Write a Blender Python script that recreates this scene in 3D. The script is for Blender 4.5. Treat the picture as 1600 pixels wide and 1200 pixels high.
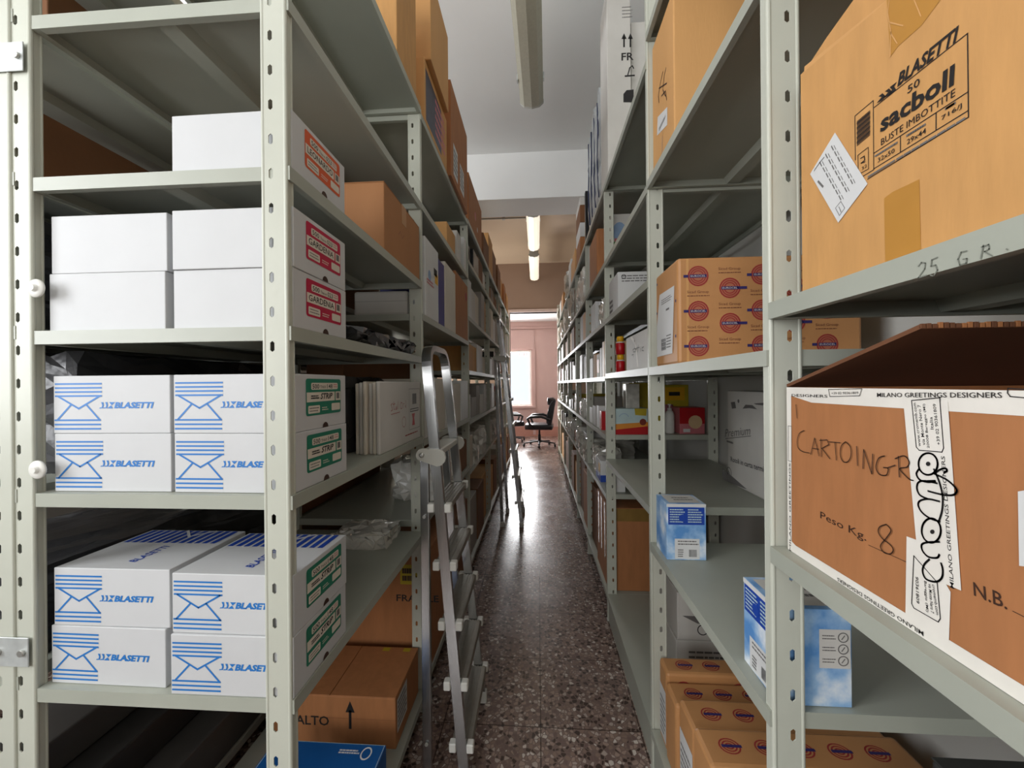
import bpy, bmesh, math, random
from mathutils import Vector, Matrix

random.seed(11)
scene = bpy.context.scene
COL = scene.collection
for o in list(bpy.data.objects):
    bpy.data.objects.remove(o, do_unlink=True)
R = math.radians

# ------------------------------------------------------------------ camera
EYE = 1.40
FPX = 612.0                       # focal length in pixels of a 1600 px wide frame
YAW, ROLL = R(3.75), R(-0.5)
cam_data = bpy.data.cameras.new('camera')
cam_data.sensor_width = 36.0
cam_data.lens = FPX / 1600 * 36
cam_data.clip_start = 0.02
cam = bpy.data.objects.new('camera', cam_data)
COL.objects.link(cam)
cam.matrix_world = (Matrix.Translation((0, 0, EYE)) @ Matrix.Rotation(YAW, 4, 'Z')
                    @ Matrix.Rotation(R(90), 4, 'X') @ Matrix.Rotation(ROLL, 4, 'Z'))
scene.camera = cam

# ------------------------------------------------------------------ exposure
vs = scene.view_settings
vs.view_transform = 'Standard'
vs.look = 'None'
vs.exposure = 0.0
vs.gamma = 1.0
vs.use_curve_mapping = False

# ------------------------------------------------------------------ world (overcast daylight)
world = bpy.data.worlds.new('daylight')
scene.world = world
world.use_nodes = True
bg = world.node_tree.nodes['Background']
bg.inputs[0].default_value = (0.80, 0.90, 1.0, 1)
bg.inputs[1].default_value = 1.2


# ------------------------------------------------------------------ daylight through the windows, plus an added ceiling fill
def window_light(name, loc, target, sx, sy, power, color):
    ld = bpy.data.lights.new(name, 'AREA')
    ld.shape = 'RECTANGLE'
    ld.size, ld.size_y = sx, sy
    ld.energy = power
    ld.color = color
    o = bpy.data.objects.new(name, ld)
    COL.objects.link(o)
    o.location = loc
    d = Vector(target) - Vector(loc)
    o.rotation_euler = d.to_track_quat('-Z', 'Y').to_euler()
    return o


window_light('daylight_back_window', (-1.50, -3.25, 2.25), (-1.50, 0, 3.5), 1.8, 2.0, 80, (1.0, 0.98, 0.95))
window_light('daylight_side_window', (-2.85, -0.75, 2.25), (0, -0.75, 3.1), 1.7, 2.0, 118, (0.97, 0.98, 1.0))
window_light('added_ceiling_fill', (-2.85, 2.3, 3.2), (0, 2.3, 3.5), 2.2, 0.75, 42, (0.97, 0.98, 1.0))  # made-up high daylight, added to brighten the ceiling
window_light('daylight_far_side_window', (-2.85, 7.4, 1.7), (0, 7.4, 2.0), 0.9, 1.9, 100, (1.0, 0.96, 0.82))
window_light('daylight_far_room_window', (-0.83, 11.0, 1.6), (-0.83, 0, 1.6), 1.5, 1.7, 400, (0.97, 0.98, 1.0))
window_light('daylight_far_room_side', (-2.85, 9.45, 1.5), (0, 9.45, 1.2), 1.2, 2.1, 32, (0.88, 0.93, 1.0))


# ------------------------------------------------------------------ pixel helpers (frame 1600 x 1200)
def _ray(px, py):
    xp, yp = px - 800.0, py - 600.0
    rho = -ROLL
    u = xp * math.cos(rho) - yp * math.sin(rho)
    v = xp * math.sin(rho) + yp * math.cos(rho)
    c, s = math.cos(YAW), math.sin(YAW)
    return (c * u / FPX - s, s * u / FPX + c, -v / FPX)


def at_y(px, py, Y):
    d = _ray(px, py)
    k = Y / d[1]
    return (d[0] * k, EYE + d[2] * k)


def at_x(px, py, X):
    d = _ray(px, py)
    k = X / d[0]
    return (d[1] * k, EYE + d[2] * k)


# ------------------------------------------------------------------ materials
DY_LEFT, DY_RIGHT = -0.035, 0.027


def dy_for(x):
    return DY_LEFT if x < -0.25 else (DY_RIGHT if x > 0.25 else 0.0)


def lin(h):
    h = h.lstrip('#')
    out = []
    for i in (0, 2, 4):
        c = int(h[i:i + 2], 16) / 255
        out.append(c / 12.92 if c <= 0.04045 else ((c + 0.055) / 1.055) ** 2.4)
    return tuple(out) + (1,)


_mats = {}


def mat(name, color, rough=0.6, metal=0.0, var=0.06, scale=12.0, bump=0.0, bscale=80.0, stretch=None,
        emit=0.0, trans=0.0, alpha=1.0, spec=0.5):
    if name in _mats:
        return _mats[name]
    m = bpy.data.materials.new(name)
    m.use_nodes = True
    nt = m.node_tree
    b = nt.nodes['Principled BSDF']
    b.inputs['Roughness'].default_value = rough
    b.inputs['Metallic'].default_value = metal
    b.inputs['Specular IOR Level'].default_value = spec
    c = lin(color)
    tc = nt.nodes.new('ShaderNodeTexCoord')
    mp = nt.nodes.new('ShaderNodeMapping')
    nt.links.new(tc.outputs['Object'], mp.inputs['Vector'])
    if stretch:
        mp.inputs['Scale'].default_value = stretch
    n = nt.nodes.new('ShaderNodeTexNoise')
    n.inputs['Scale'].default_value = scale
    n.inputs['Detail'].default_value = 4
    nt.links.new(mp.outputs['Vector'], n.inputs['Vector'])
    mr = nt.nodes.new('ShaderNodeMapRange')
    mr.inputs['From Min'].default_value = 0.3
    mr.inputs['From Max'].default_value = 0.7
    mr.inputs['To Min'].default_value = 1 - var
    mr.inputs['To Max'].default_value = 1 + var
    nt.links.new(n.outputs['Fac'], mr.inputs['Value'])
    mul = nt.nodes.new('ShaderNodeVectorMath')
    mul.operation = 'SCALE'
    mul.inputs[0].default_value = c[:3]
    nt.links.new(mr.outputs['Result'], mul.inputs['Scale'])
    nt.links.new(mul.outputs['Vector'], b.inputs['Base Color'])
    if bump > 0:
        n2 = nt.nodes.new('ShaderNodeTexNoise')
        n2.inputs['Scale'].default_value = bscale
        nt.links.new(mp.outputs['Vector'], n2.inputs['Vector'])
        bp = nt.nodes.new('ShaderNodeBump')
        bp.inputs['Strength'].default_value = bump
        bp.inputs['Distance'].default_value = 0.004
        nt.links.new(n2.outputs['Fac'], bp.inputs['Height'])
        nt.links.new(bp.outputs['Normal'], b.inputs['Normal'])
    if emit > 0:
        b.inputs['Emission Color'].default_value = c
        b.inputs['Emission Strength'].default_value = emit
    if trans > 0:
        b.inputs['Transmission Weight'].default_value = trans
    if alpha < 1:
        b.inputs['Alpha'].default_value = alpha
    _mats[name] = m
    return m


def terrazzo():
    m = bpy.data.materials.new('terrazzo')
    m.use_nodes = True
    nt = m.node_tree
    N, L = nt.nodes, nt.links
    b = N['Principled BSDF']
    tc = N.new('ShaderNodeTexCoord')
    v = N.new('ShaderNodeTexVoronoi')
    v.inputs['Scale'].default_value = 62
    L.new(tc.outputs['Object'], v.inputs['Vector'])
    sep = N.new('ShaderNodeSeparateColor')
    L.new(v.outputs['Color'], sep.inputs['Color'])
    cr = N.new('ShaderNodeValToRGB')
    cr.color_ramp.interpolation = 'CONSTANT'
    e = cr.color_ramp.elements
    e[0].color = lin('#443630')
    e[1].position = 0.20
    e[1].color = lin('#8b7468')
    for p, c in ((0.42, '#a18a7e'), (0.62, '#75605a'), (0.78, '#b3a398'), (0.92, '#d2c8be')):
        el = e.new(p)
        el.color = lin(c)
    L.new(sep.outputs['Red'], cr.inputs['Fac'])
    ed = N.new('ShaderNodeTexVoronoi')
    ed.feature = 'DISTANCE_TO_EDGE'
    ed.inputs['Scale'].default_value = 62
    L.new(tc.outputs['Object'], ed.inputs['Vector'])
    lt = N.new('ShaderNodeMath')
    lt.operation = 'LESS_THAN'
    lt.inputs[1].default_value = 0.09
    L.new(ed.outputs['Distance'], lt.inputs[0])
    mx = N.new('ShaderNodeMix')
    mx.data_type = 'RGBA'
    L.new(lt.outputs[0], mx.inputs['Factor'])
    L.new(cr.outputs['Color'], mx.inputs['A'])
    mx.inputs['B'].default_value = lin('#7c6860')
    br = N.new('ShaderNodeTexBrick')
    br.offset = 0.0
    br.inputs['Scale'].default_value = 1.0
    br.inputs['Brick Width'].default_value = 0.40
    br.inputs['Row Height'].default_value = 0.40
    br.inputs['Mortar Size'].default_value = 0.0025
    br.inputs['Color1'].default_value = (1, 1, 1, 1)
    br.inputs['Color2'].default_value = (0.9, 0.9, 0.9, 1)
    br.inputs['Mortar'].default_value = (0.25, 0.22, 0.2, 1)
    L.new(tc.outputs['Object'], br.inputs['Vector'])
    mm = N.new('ShaderNodeMix')
    mm.data_type = 'RGBA'
    mm.blend_type = 'MULTIPLY'
    mm.inputs['Factor'].default_value = 1
    L.new(mx.outputs['Result'], mm.inputs['A'])
    L.new(br.outputs['Color'], mm.inputs['B'])
    L.new(mm.outputs['Result'], b.inputs['Base Color'])
    nz = N.new('ShaderNodeTexNoise')
    nz.inputs['Scale'].default_value = 3
    L.new(tc.outputs['Object'], nz.inputs['Vector'])
    mr = N.new('ShaderNodeMapRange')
    mr.inputs['To Min'].default_value = 0.16
    mr.inputs['To Max'].default_value = 0.36
    L.new(nz.outputs['Fac'], mr.inputs['Value'])
    L.new(mr.outputs['Result'], b.inputs['Roughness'])
    return m


def clouds():
    m = bpy.data.materials.new('printed_sky')
    m.use_nodes = True
    nt = m.node_tree
    N, L = nt.nodes, nt.links
    b = N['Principled BSDF']
    b.inputs['Roughness'].default_value = 0.35
    tc = N.new('ShaderNodeTexCoord')
    n = N.new('ShaderNodeTexNoise')
    n.inputs['Scale'].default_value = 14
    n.inputs['Detail'].default_value = 5
    L.new(tc.outputs['Object'], n.inputs['Vector'])
    cr = N.new('ShaderNodeValToRGB')
    e = cr.color_ramp.elements
    e[0].position = 0.38
    e[0].color = lin('#5b92cf')
    e[1].position = 0.66
    e[1].color = lin('#eef3f7')
    x = e.new(0.52)
    x.color = lin('#9cc0e4')
    L.new(n.outputs['Fac'], cr.inputs['Fac'])
    L.new(cr.outputs['Color'], b.inputs['Base Color'])
    return m


PAINT = mat('rack_paint', '#bfc1b4', 0.42, 0, 0.04, 5, 0.05, 40)
SHELFP = mat('shelf_paint', '#a6a99d', 0.42, 0, 0.05, 4, 0.05, 30)
GALV = mat('galvanised_steel', '#c4c8c6', 0.4, 0.35, 0.12, 30)
BOLT = mat('zinc_bolt', '#c9c9c4', 0.35, 0.8)
PLASW = mat('white_plastic', '#dad9d2', 0.45)
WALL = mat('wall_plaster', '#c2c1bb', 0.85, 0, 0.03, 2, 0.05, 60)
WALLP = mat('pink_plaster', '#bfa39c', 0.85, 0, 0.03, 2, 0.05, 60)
WALLD = mat('bounce_cut_plaster', '#7f7c76', 0.85, 0, 0.03, 2)  # unseen left and back walls, darkened to cut bounced light
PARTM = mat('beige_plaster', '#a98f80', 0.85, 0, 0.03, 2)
CEILF = mat('beige_ceiling', '#d2bca8', 0.9, 0, 0.03, 1.5)
CEIL = mat('ceiling_plaster', '#f1f1ef', 0.9, 0, 0.03, 1.5)
CB = mat('cardboard_tan', '#c8955a', 0.75, 0, 0.07, 45, 0.08, 150, (1, 1, 0.2))
CBL = mat('cardboard_light', '#cf9c62', 0.75, 0, 0.05, 6, 0.08, 150, (1, 1, 0.2))
CBR = mat('cardboard_brown', '#aa7044', 0.75, 0, 0.08, 40, 0.08, 150, (1, 1, 0.2))
CBD = mat('cardboard_dark', '#7d5334', 0.78, 0, 0.07, 7, 0.08, 150)
CBIN = mat('cardboard_inside', '#6b432a', 0.85, 0, 0.06, 8)
WHT = mat('white_board', '#d6d6d5', 0.55, 0, 0.02, 8)
WHTE = mat('envelope_box_white', '#c6c7c8', 0.6, 0, 0.02, 8)
WHTG = mat('grey_white_board', '#cfccc6', 0.6, 0, 0.04, 8)
CREAM = mat('cream_board', '#d8d0c2', 0.65, 0, 0.04, 8)
GREYB = mat('grey_board', '#a39d97', 0.65, 0, 0.06, 8)
BLUE = mat('print_blue', '#1c70ba', 0.5, 0, 0.02)
NAVYP = mat('print_navy', '#1b44a4', 0.45, 0, 0.03)
INDIGO = mat('print_indigo', '#342b66', 0.5)
BOXBLUE = mat('blue_card', '#0f5598', 0.45, 0, 0.05)
DBLUE = mat('binder_blue', '#131d78', 0.45, 0, 0.05)
GREEN = mat('print_green', '#17775d', 0.5, 0, 0.03)
MAGENTA = mat('print_magenta', '#b8123f', 0.5, 0, 0.03)
ORANGE = mat('print_orange', '#d2541c', 0.5, 0, 0.03)
INK = mat('print_black', '#1d1a1a', 0.6, 0, 0.02)
GINK = mat('print_grey', '#6d6a68', 0.6, 0, 0.02)
LINK = mat('pencil_grey', '#75786e', 0.6, 0, 0.05)
REDINK = mat('print_brick_red', '#9c3230', 0.6, 0, 0.06)
BRINK = mat('print_brown', '#7c4a34', 0.6, 0, 0.04)
MARK = mat('marker_brown', '#3d2417', 0.6, 0, 0.04)
TAPEW = mat('white_paper_tape', '#e6e1d8', 0.5, 0, 0.03, 30)
TAPEB = mat('brown_tape', '#b07a40', 0.28, 0, 0.05, 20)
TAPEO = mat('olive_tape', '#8a6d3a', 0.25, 0, 0.08, 20)
ALU = mat('ladder_aluminium', '#b6b7b8', 0.2, 1.0, 0.06, 40, 0.03, 200, (1, 1, 0.05))
ALUD = mat('tread_aluminium', '#8f8a80', 0.45, 0.6, 0.08, 40)
PGREY = mat('grey_plastic', '#c2c2ba', 0.4, 0, 0.04)
BLACK = mat('black_plastic', '#17171a', 0.35, 0, 0.05)
LEATH = mat('black_leather', '#15151b', 0.32, 0, 0.08, 20, 0.15, 60)
FILMD = mat('dark_film', '#3a3a3c', 0.25, 0, 0.25, 10, 0.6, 25)
FILMC = mat('clear_film', '#c9c6bd', 0.15, 0, 0.2, 14, 0.6, 30, spec=0.8)
FILMW = mat('white_film', '#e4e2dc', 0.25, 0, 0.08, 14, 0.5, 30, spec=0.7)
FILMB = mat('blue_film', '#a9adae', 0.25, 0, 0.2, 14, 0.4, 30)
YEL = mat('yellow_plastic', '#e0a812', 0.4, 0, 0.04)
RED = mat('red_plastic', '#b3141c', 0.35, 0, 0.04)
PINK = mat('pink_card', '#c8737a', 0.5, 0, 0.1)
OLIVE = mat('yellow_card', '#b8a21c', 0.5, 0, 0.1)
SKYB = mat('pale_sky_card', '#b9cfd0', 0.5, 0, 0.06)
GREENL = mat('leaf_green_card', '#3b8a3c', 0.5, 0, 0.1)
SKIN = mat('tan_print', '#d9b98e', 0.5, 0, 0.06)
LAMP = mat('fixture_diffuser', '#b9b6a4', 0.3, 0, 0.05, 60, 0.2, 90)
LAMPON = mat('lit_diffuser', '#fff0dc', 0.3, 0, 0.02, emit=0.85)
CLOUD = clouds()
TERR = terrazzo()


# ------------------------------------------------------------------ mesh building
class MB:
    def __init__(self):
        self.bm = bmesh.new()
        self.mats = []

    def mi(self, m):
        if m not in self.mats:
            self.mats.append(m)
        return self.mats.index(m)

    def face(self, pts, m):
        f = self.bm.faces.new([self.bm.verts.new(p) for p in pts])
        f.material_index = self.mi(m)
        return f

    def box(self, x0, x1, y0, y1, z0, z1, m, bev=0.0, seg=2, M=None):
        P = [Vector(p) for p in ((x0, y0, z0), (x1, y0, z0), (x1, y1, z0), (x0, y1, z0),
                                 (x0, y0, z1), (x1, y0, z1), (x1, y1, z1), (x0, y1, z1))]
        if M is not None:
            P = [M @ p for p in P]
        vv = [self.bm.verts.new(p) for p in P]
        k = self.mi(m)
        fs = []
        for q in ((0, 3, 2, 1), (4, 5, 6, 7), (0, 1, 5, 4), (1, 2, 6, 5), (2, 3, 7, 6), (3, 0, 4, 7)):
            f = self.bm.faces.new([vv[i] for i in q])
            f.material_index = k
            fs.append(f)
        if bev > 0:
            es = list({e for f in fs for e in f.edges})
            r = bmesh.ops.bevel(self.bm, geom=es, offset=bev, segments=seg, affect='EDGES', profile=0.5)
            for f in r['faces']:
                f.material_index = k

    def bar(self, p0, p1, a, b, m, side=(1, 0, 0), bev=0.0):
        p0, p1 = Vector(p0), Vector(p1)
        t = (p1 - p0)
        L = t.length
        t.normalize()
        s = Vector(side)
        s = (s - t * s.dot(t)).normalized()
        n = t.cross(s)
        M = Matrix(((s.x, n.x, t.x, p0.x), (s.y, n.y, t.y, p0.y), (s.z, n.z, t.z, p0.z), (0, 0, 0, 1)))
        self.box(-a / 2, a / 2, -b / 2, b / 2, 0, L, m, bev, M=M)

    def prism(self, prof, axis, a0, a1, m):
        def p3(q, a):
            return {'x': (a, q[0], q[1]), 'y': (q[0], a, q[1]), 'z': (q[0], q[1], a)}[axis]
        n = len(prof)
        A = [self.bm.verts.new(p3(q, a0)) for q in prof]
        B = [self.bm.verts.new(p3(q, a1)) for q in prof]
        k = self.mi(m)
        for i in range(n):
            f = self.bm.faces.new((A[i], A[(i + 1) % n], B[(i + 1) % n], B[i]))
            f.material_index = k
        self.bm.faces.new(A[::-1]).material_index = k
        self.bm.faces.new(B).material_index = k

    def tube(self, pts, r, m, seg=10, ell=1.0, nrm=None):
        pts = [Vector(p) for p in pts]
        n = len(pts)
        rs = r if isinstance(r, (list, tuple)) else [r] * n
        rings = []
        ref = Vector(nrm) if nrm else None
        for i, p in enumerate(pts):
            t = (pts[min(i + 1, n - 1)] - pts[max(i - 1, 0)]).normalized()
            if ref is None:
                ref = Vector((0, 0, 1)) if abs(t.z) < 0.9 else Vector((1, 0, 0))
            s = (ref - t * ref.dot(t)).normalized()
            ref = s if not nrm else Vector(nrm)
            q = t.cross(s)
            rings.append([self.bm.verts.new(p + (s * math.cos(a) * ell + q * math.sin(a)) * rs[i])
                          for a in [2 * math.pi * j / seg for j in range(seg)]])
        k = self.mi(m)
        for a, b in zip(rings, rings[1:]):
            for j in range(seg):
                f = self.bm.faces.new((a[j], a[(j + 1) % seg], b[(j + 1) % seg], b[j]))
                f.material_index = k
                f.smooth = True
        self.bm.faces.new(rings[0][::-1]).material_index = k
        self.bm.faces.new(rings[-1]).material_index = k

    def sweep(self, pts, prof, N, m):
        """profile (a along N, b along t x N) swept along pts"""
        pts = [Vector(p) for p in pts]
        N = Vector(N).normalized()
        n = len(pts)
        rings = []
        for i, p in enumerate(pts):
            t = (pts[min(i + 1, n - 1)] - pts[max(i - 1, 0)]).normalized()
            Np = (N - t * N.dot(t)).normalized()
            B = t.cross(Np)
            rings.append([self.bm.verts.new(p + Np * a + B * b) for a, b in prof])
        k = self.mi(m)
        c = len(prof)
        for a, b in zip(rings, rings[1:]):
            for j in range(c):
                self.bm.faces.new((a[j], a[(j + 1) % c], b[(j + 1) % c], b[j])).material_index = k
        self.bm.faces.new(rings[0][::-1]).material_index = k
        self.bm.faces.new(rings[-1]).material_index = k

    def lathe(self, prof, m, seg=20, c=(0, 0, 0), axis='z', mats=None):
        c = Vector(c)
        rings = []
        for r, h in prof:
            ring = []
            for j in range(seg):
                a = 2 * math.pi * j / seg
                x, y = r * math.cos(a), r * math.sin(a)
                p = {'z': (x, y, h), 'y': (x, h, y), 'x': (h, x, y)}[axis]
                ring.append(self.bm.verts.new(c + Vector(p)))
            rings.append(ring)
        for i, (a, b) in enumerate(zip(rings, rings[1:])):
            k = self.mi(mats[i] if mats else m)
            for j in range(seg):
                f = self.bm.faces.new((a[j], a[(j + 1) % seg], b[(j + 1) % seg], b[j]))
                f.material_index = k
                f.smooth = True
        self.bm.faces.new(rings[0][::-1]).material_index = self.mi(mats[0] if mats else m)
        self.bm.faces.new(rings[-1]).material_index = self.mi(mats[-1] if mats else m)

    def lump(self, x0, x1, y0, y1, z0, z1, m, cuts=7, amp=0.02, rnd=None, flat_bottom=True, round_=0.35, smooth=True):
        """crumpled bag or wrapped bundle: a subdivided, rounded and creased block"""
        rnd = rnd or random
        bm2 = bmesh.new()
        bmesh.ops.create_cube(bm2, size=2.0)
        bmesh.ops.subdivide_edges(bm2, edges=bm2.edges[:], cuts=cuts, use_grid_fill=True)
        sx, sy, sz = (x1 - x0) / 2, (y1 - y0) / 2, (z1 - z0) / 2
        cx, cy, cz = (x0 + x1) / 2, (y0 + y1) / 2, (z0 + z1) / 2
        vm = {}
        for v in bm2.verts:
            p = v.co.copy()
            q = p.normalized() * 1.15
            p = p.lerp(q, round_)
            p = Vector((p.x * sx, p.y * sy, p.z * sz))
            d = Vector((rnd.uniform(-1, 1), rnd.uniform(-1, 1), rnd.uniform(-1, 1))) * amp
            p += d
            p = Vector((max(-sx, min(sx, p.x)), max(-sy, min(sy, p.y)), max(-sz, min(sz, p.z))))
            if flat_bottom and v.co.z < -0.99:
                p.z = -sz
            vm[v.index] = self.bm.verts.new((p.x + cx, p.y + cy, p.z + cz))
        k = self.mi(m)
        for f in bm2.faces:
            g = self.bm.faces.new([vm[v.index] for v in f.verts])
            g.material_index = k
            g.smooth = smooth
        bm2.free()

    def build(self, name, parent=None, recalc=True):
        if recalc:
            bmesh.ops.recalc_face_normals(self.bm, faces=self.bm.faces[:])
        me = bpy.data.meshes.new(name)
        self.bm.to_mesh(me)
        self.bm.free()
        for m in self.mats:
            me.materials.append(m)
        o = bpy.data.objects.new(name, me)
        COL.objects.link(o)
        if parent is not None:
            o.parent = parent
        return o


def tag(o, label, cat, group=None):
    o['label'] = label
    o['category'] = cat
    if group:
        o['group'] = group
    return o


def empty(name, label, cat, loc=(0, 0, 0), rz=0.0, group=None):
    o = bpy.data.objects.new(name, None)
    o.empty_display_size = 0.1
    COL.objects.link(o)
    o.location = loc
    o.rotation_euler = (0, 0, rz)
    return tag(o, label, cat, group)


def structure(o):
    o['kind'] = 'structure'
    return o


def copy_tree(o, parent=None):
    c = o.copy()
    COL.objects.link(c)
    if parent is not None:
        c.parent = parent
    for ch in list(o.children):
        copy_tree(ch, c)
    return c


# ------------------------------------------------------------------ printing on faces
_tc = {}


def text_shape(s, bold, shear):
    key = (s, bold, shear)
    if key not in _tc:
        cu = bpy.data.curves.new('lettering', 'FONT')
        cu.body = s
        cu.size = 1
        cu.resolution_u = 2
        cu.offset = bold
        cu.shear = shear
        ob = bpy.data.objects.new('lettering', cu)
        COL.objects.link(ob)
        dg = bpy.context.evaluated_depsgraph_get()
        me = bpy.data.meshes.new_from_object(ob.evaluated_get(dg))
        vs_ = [(v.co.x, v.co.y) for v in me.vertices]
        fs_ = [tuple(p.vertices) for p in me.polygons]
        bpy.data.objects.remove(ob, do_unlink=True)
        bpy.data.curves.remove(cu)
        bpy.data.meshes.remove(me)
        x0 = min(v[0] for v in vs_)
        x1 = max(v[0] for v in vs_)
        y0 = min(v[1] for v in vs_)
        y1 = max(v[1] for v in vs_)
        _tc[key] = (vs_, fs_, x0, x1, y0, y1)
    return _tc[key]


class Print:
    """flat printing on one face: u to the reader's right, v up"""

    def __init__(self, o, u, v, n, inv=None):
        self.o, self.u, self.v, self.n = Vector(o), Vector(u), Vector(v), Vector(n)
        self.mb = MB()
        self.inv = inv
        self.rnd = random.Random(5)

    def p(self, a, b, l):
        return self.o + self.u * a + self.v * b + self.n * (0.0005 + 0.00035 * l)

    def poly(self, pts, m, l=0):
        self.mb.face([self.p(a, b, l) for a, b in pts], m)

    def rect(self, u0, v0, u1, v1, m, l=0):
        self.poly([(u0, v0), (u1, v0), (u1, v1), (u0, v1)], m, l)

    def rrect(self, u0, v0, u1, v1, r, m, l=0):
        pts = []
        for cx, cy, a0 in ((u1 - r, v1 - r, 0), (u0 + r, v1 - r, 90), (u0 + r, v0 + r, 180), (u1 - r, v0 + r, 270)):
            for k in range(4):
                a = R(a0 + 30 * k)
                pts.append((cx + r * math.cos(a), cy + r * math.sin(a)))
        self.poly(pts, m, l)
        return pts

    def line(self, pts, w, m, l=0, closed=False):
        if closed:
            pts = list(pts) + [pts[0]]
        for (a, b), (c, d) in zip(pts, pts[1:]):
            L = math.hypot(c - a, d - b)
            if L < 1e-7:
                continue
            tx, ty = (c - a) / L, (d - b) / L
            e = w * 0.35
            nx, ny = -ty * w / 2, tx * w / 2
            self.poly([(a - tx * e + nx, b - ty * e + ny), (a - tx * e - nx, b - ty * e - ny),
                       (c + tx * e - nx, d + ty * e - ny), (c + tx * e + nx, d + ty * e + ny)], m, l)

    def frame(self, u0, v0, u1, v1, w, m, l=0):
        self.line([(u0, v0), (u1, v0), (u1, v1), (u0, v1)], w, m, l, True)

    def disc(self, cu, cv, r, m, l=0, seg=16, ry=None):
        ry = ry or r
        self.poly([(cu + r * math.cos(2 * math.pi * k / seg), cv + ry * math.sin(2 * math.pi * k / seg)) for k in range(seg)], m, l)

    def ring(self, cu, cv, r, w, m, l=0, seg=20, a0=0, a1=360, ry=None):
        ry = ry or r
        pts = []
        for k in range(seg + 1):
            a = R(a0 + (a1 - a0) * k / seg)
            pts.append((a, ))
        for (a,), (b,) in zip(pts, pts[1:]):
            q = ry / r
            self.poly([(cu + r * math.cos(a), cv + q * r * math.sin(a)), (cu + r * math.cos(b), cv + q * r * math.sin(b)),
                       (cu + (r - w) * math.cos(b), cv + q * (r - w) * math.sin(b)),
                       (cu + (r - w) * math.cos(a), cv + q * (r - w) * math.sin(a))], m, l)

    def text(self, s, u, v, h, m, l=1, w=None, bold=0.0, shear=0.0, rot=0.0):
        vs_, fs_, x0, x1, y0, y1 = text_shape(s, bold, shear)
        ky = h / (y1 - y0)
        kx = w / (x1 - x0) if w else ky
        c, sn = math.cos(rot), math.sin(rot)
        vv = []
        for x, y in vs_:
            a, b = (x - x0) * kx, (y - y0) * ky
            vv.append(self.mb.bm.verts.new(self.p(u + a * c - b * sn, v + a * sn + b * c, l)))
        k = self.mb.mi(m)
        for f in fs_:
            try:
                self.mb.bm.faces.new([vv[i] for i in f]).material_index = k
            except ValueError:
                pass

    def rows(self, u0, v0, u1, v1, n, m, l=1, fill=0.55):
        """rows of print too small to read"""
        dv = (v1 - v0) / n
        for i in range(n):
            b = v1 - dv * (i + 0.5)
            a = u0
            end = u1 - (u1 - u0) * self.rnd.choice((0, 0, 0.1, 0.3))
            while a < end:
                q = (u1 - u0) * self.rnd.uniform(0.05, 0.16)
                e = min(a + q, end)
                self.rect(a, b - dv * fill / 2, e, b + dv * fill / 2, m, l)
                a = e + (u1 - u0) * 0.02

    def barcode(self, u0, v0, u1, v1, m, l=1, horizontal=False):
        a, end = (v0, v1) if horizontal else (u0, u1)
        L = end - a
        while a < end:
            q = min(a + L * self.rnd.choice((0.015, 0.03, 0.045)), end)
            if horizontal:
                self.rect(u0, a, u1, q, m, l)
            else:
                self.rect(a, v0, q, v1, m, l)
            a = q + L * self.rnd.choice((0.015, 0.025, 0.04))

    def px(self, x, y):
        return self.inv(x, y)

    def text_px(self, s, p0, p1, hpx, m, l=1, bold=0.0, shear=0.0):
        a, b = self.px(*p0)
        c, d = self.px(*p1)
        a2, b2 = self.px(p0[0], p0[1] - hpx)
        self.text(s, a, b, abs(b2 - b), m, l, math.hypot(c - a, d - b), bold, shear, math.atan2(d - b, c - a))

    def line_px(self, pts, w, m, l=1, closed=False, smooth=False):
        q = [self.px(*p) for p in pts]
        if smooth and len(q) > 2:
            out = []
            for i in range(len(q) - 1):
                p0, p1, p2, p3 = q[max(i - 1, 0)], q[i], q[i + 1], q[min(i + 2, len(q) - 1)]
                for k in range(5):
                    t = k / 5
                    out.append(tuple(0.5 * (2 * p1[j] + (p2[j] - p0[j]) * t + (2 * p0[j] - 5 * p1[j] + 4 * p2[j] - p3[j]) * t * t
                                            + (3 * p1[j] - p0[j] - 3 * p2[j] + p3[j]) * t ** 3) for j in (0, 1)))
            q = out + [q[-1]]
        self.line(q, w, m, l, closed)

    def poly_px(self, pts, m, l=0):
        self.poly([self.px(*p) for p in pts], m, l)

    def build(self, name, parent, label=None):
        o = self.mb.build(name, parent, recalc=False)
        if label:
            o['label'] = label
        return o


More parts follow.
